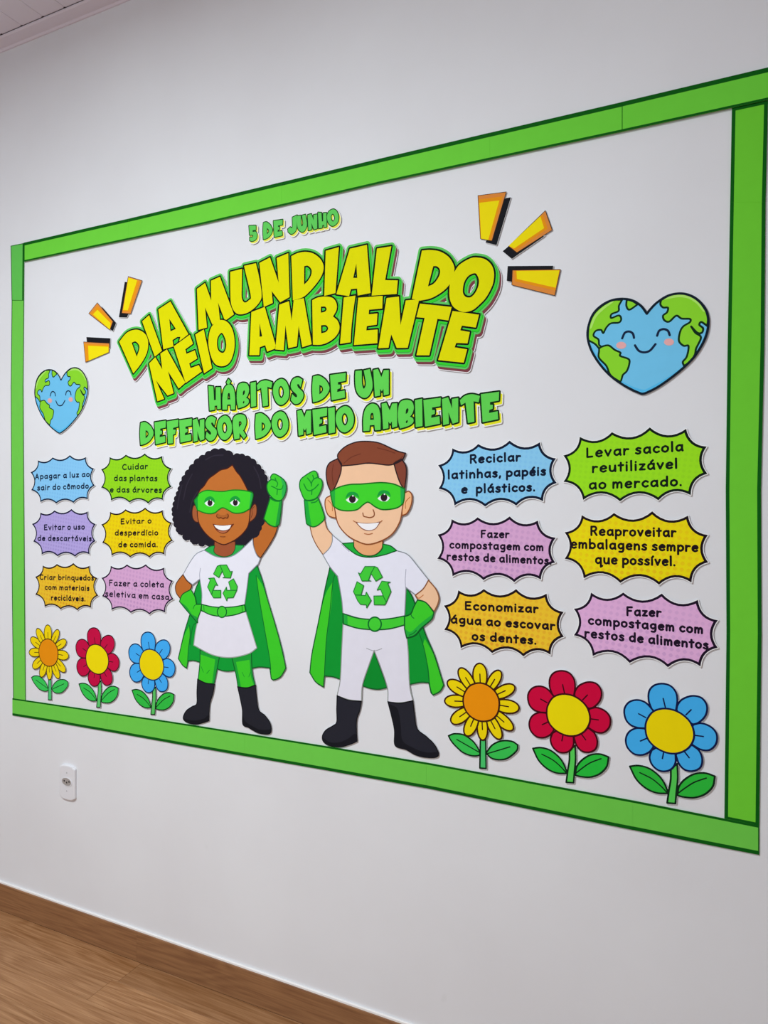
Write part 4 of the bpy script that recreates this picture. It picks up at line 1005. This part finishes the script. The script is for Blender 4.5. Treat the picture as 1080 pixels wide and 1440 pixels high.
Bf.part('cape', [([capeA], '#0e9430'), ([capeM], '#0b8a2c'), ([capeB], '#0e9430'), ([clA], GL1), ([clB], GL1)], [capeA, capeM, capeB], '#0c5a24', 1.0,
        inks=[([loop(b3, '240,300 225,360 205,560 180,760 168,960 165,1030', False), loop(b3, '850,720 885,830 910,960 922,1078', False)], .8, '#0c6a28')])
Bf.part('trousers', [([pants], '#dfdde8')], [pants], '#8f9590', .8, inks=[([loop(b3, '470,830 525,848 580,832', False)], .7, '#a0a0a6')])
for b in (boL, boR): Bf.part('boot', [([b], '#26262f')], [b], '#101014', .9)
Bf.part('boot_sole', [([loop(b4, '132,735 180,770 250,775 320,750 375,710 392,730 395,765 345,787 270,808 190,800 140,770')], '#191920')])
Bf.part('boot_sole', [([loop(b4, '632,480c 700,520 725,640 740,760 830,820 920,850 1008,848 1010,865 985,888 900,885 830,865 765,828 700,810 678,780 678,680 655,570')], '#191920')])
Bf.part('upper_arm', [([arL], '#ebbf9a')], [arL], '#8a5636', .9)
Bf.part('neck', [([neB], '#e3a573')], [neB], '#8a4a26', .9)
Bf.part('shirt', [([shB], '#e2e2ef')], [shB], '#868b92', .8, inks=[([loop(b3, '755,260 750,330 752,390', False), loop(b3, '290,80 345,130', False)], .7, '#a4a4b4')])
Bf.part('cape_collar', [([coB], '#1fae3a')], [coB], '#0c5a24', .9)
Bf.part('belt', [([beB], '#42cc34'), ([loop(b3, '300,578c 332,590c 334,662c 303,653c')], '#22a83c')], [beB], '#0c5a24', 1.0)
Bf.part('buckle', [([buB], '#42cc34')], [buB], '#0c6a28', 1.2)
Bf.part('bent_arm', [([arR], '#ebbf9a')], [arR], '#8a5636', 1.0, inks=[([loop(b3, '828,450 848,468 880,445', False)], .8, '#c0703c')])
Bf.part('glove', [([glR], '#3cc92a'), ([loop(b3, '750,690c 790,710 860,650 945,585 955,575c 940,620 870,680 820,735 760,755c')], '#22ab3a')], [glR], '#0c5a24', 1.0,
        inks=[([loop(b3, '790,580 798,600 812,612', False), loop(b3, '778,735 810,720 830,700', False)], .9, '#0f7a2c')])
Bf.part('glove', [([foL], '#3cc92a'), ([foLd], '#1da83a')], [foL], '#12702a', 1.0)
Bf.part('fist', [([fiB], '#3ec92e')], [fiB], '#12702a', 1.0,
        inks=[([loop(b2, t, False) for t in ('322,205 270,225 238,270 232,320', '130,295 170,370 220,385 280,350 325,300', '240,370 235,435', '180,215 215,258 230,295', '265,222 250,180', '230,548 290,535 320,505')], 1.2, '#128a2a')])
for e_, ln in ((erL, '285,560 318,600 322,650'), (erR, '975,535 940,575 938,630')): Bf.part('ear', [([e_], '#efb583')], [e_], '#8a4a26', 1.0, inks=[([loop(b1, ln, False)], .8, '#b8703c')])
Bf.part('face', [([faB], '#edc19c')], [faB], '#8a4a26', 1.0)
Bf.part('hair', [([haA], '#814232'), ([haB], '#814232'), ([haT], '#84452f')], [haA, haB, haT], '#2c1c20', 1.0,
        inks=[([loop(b1, t, False) for t in ('420,250 480,200 560,170', '850,235 890,215 915,190', '330,260 320,340 330,430', '700,120 780,140 850,165')], .8, '#6b3324')])
Bf.part('mask', [([maB], '#3fcf2c'), ([loop(b1, '305,490c 345,468c 345,618c 328,608c')], '#22aa3c'), ([loop(b1, '895,445c 932,465c 925,560 900,602c')], '#22a84a')], [maB], '#15701e', 1.1)
eyes(Bf, b5, '253,333c 282,270 335,253 390,272 413,328c 375,300 330,290 290,306', '262,345c 290,322 315,308 355,306 382,322 402,340c 370,375 320,378 285,365', (335, 335, 38, 43), (355, -18))
Bf.part('nose', [], None, inks=[([loop(b5, '452,490 460,525 490,535', False), loop(b5, '490,535 535,542 575,525 580,490 568,455', False)], 1.0, '#8a4a26')])
Bf.part('mouth', [([loop(b5, '360,585c 430,600 500,604 580,600 660,583c 630,625 590,672 520,692 450,675 400,630')], '#8a4a30'), ([loop(b5, '388,600c 500,610 638,598c 600,655 560,678 510,684 455,666 412,630')], '#eeecf4')], None,
        inks=[([loop(b5, '470,722 515,730 560,720', False), loop(b5, '345,578 365,590', False), loop(b5, '655,590 668,576', False)], .8, '#b0683c')])
EB = ['285,262 385,262 348,325 320,402 345,408 255,408 218,325 240,338', '385,262 412,275 462,370 395,410 345,330', '205,415 272,455 245,550 185,550 168,515', '185,550 290,555 298,520 348,605 302,680 298,648 240,645 212,610',
      '455,410 540,420 515,432 548,515 500,625 470,560 442,490 408,500', '375,560 470,558 500,625 485,650 378,648']
emblem(Bf, b6, EB)
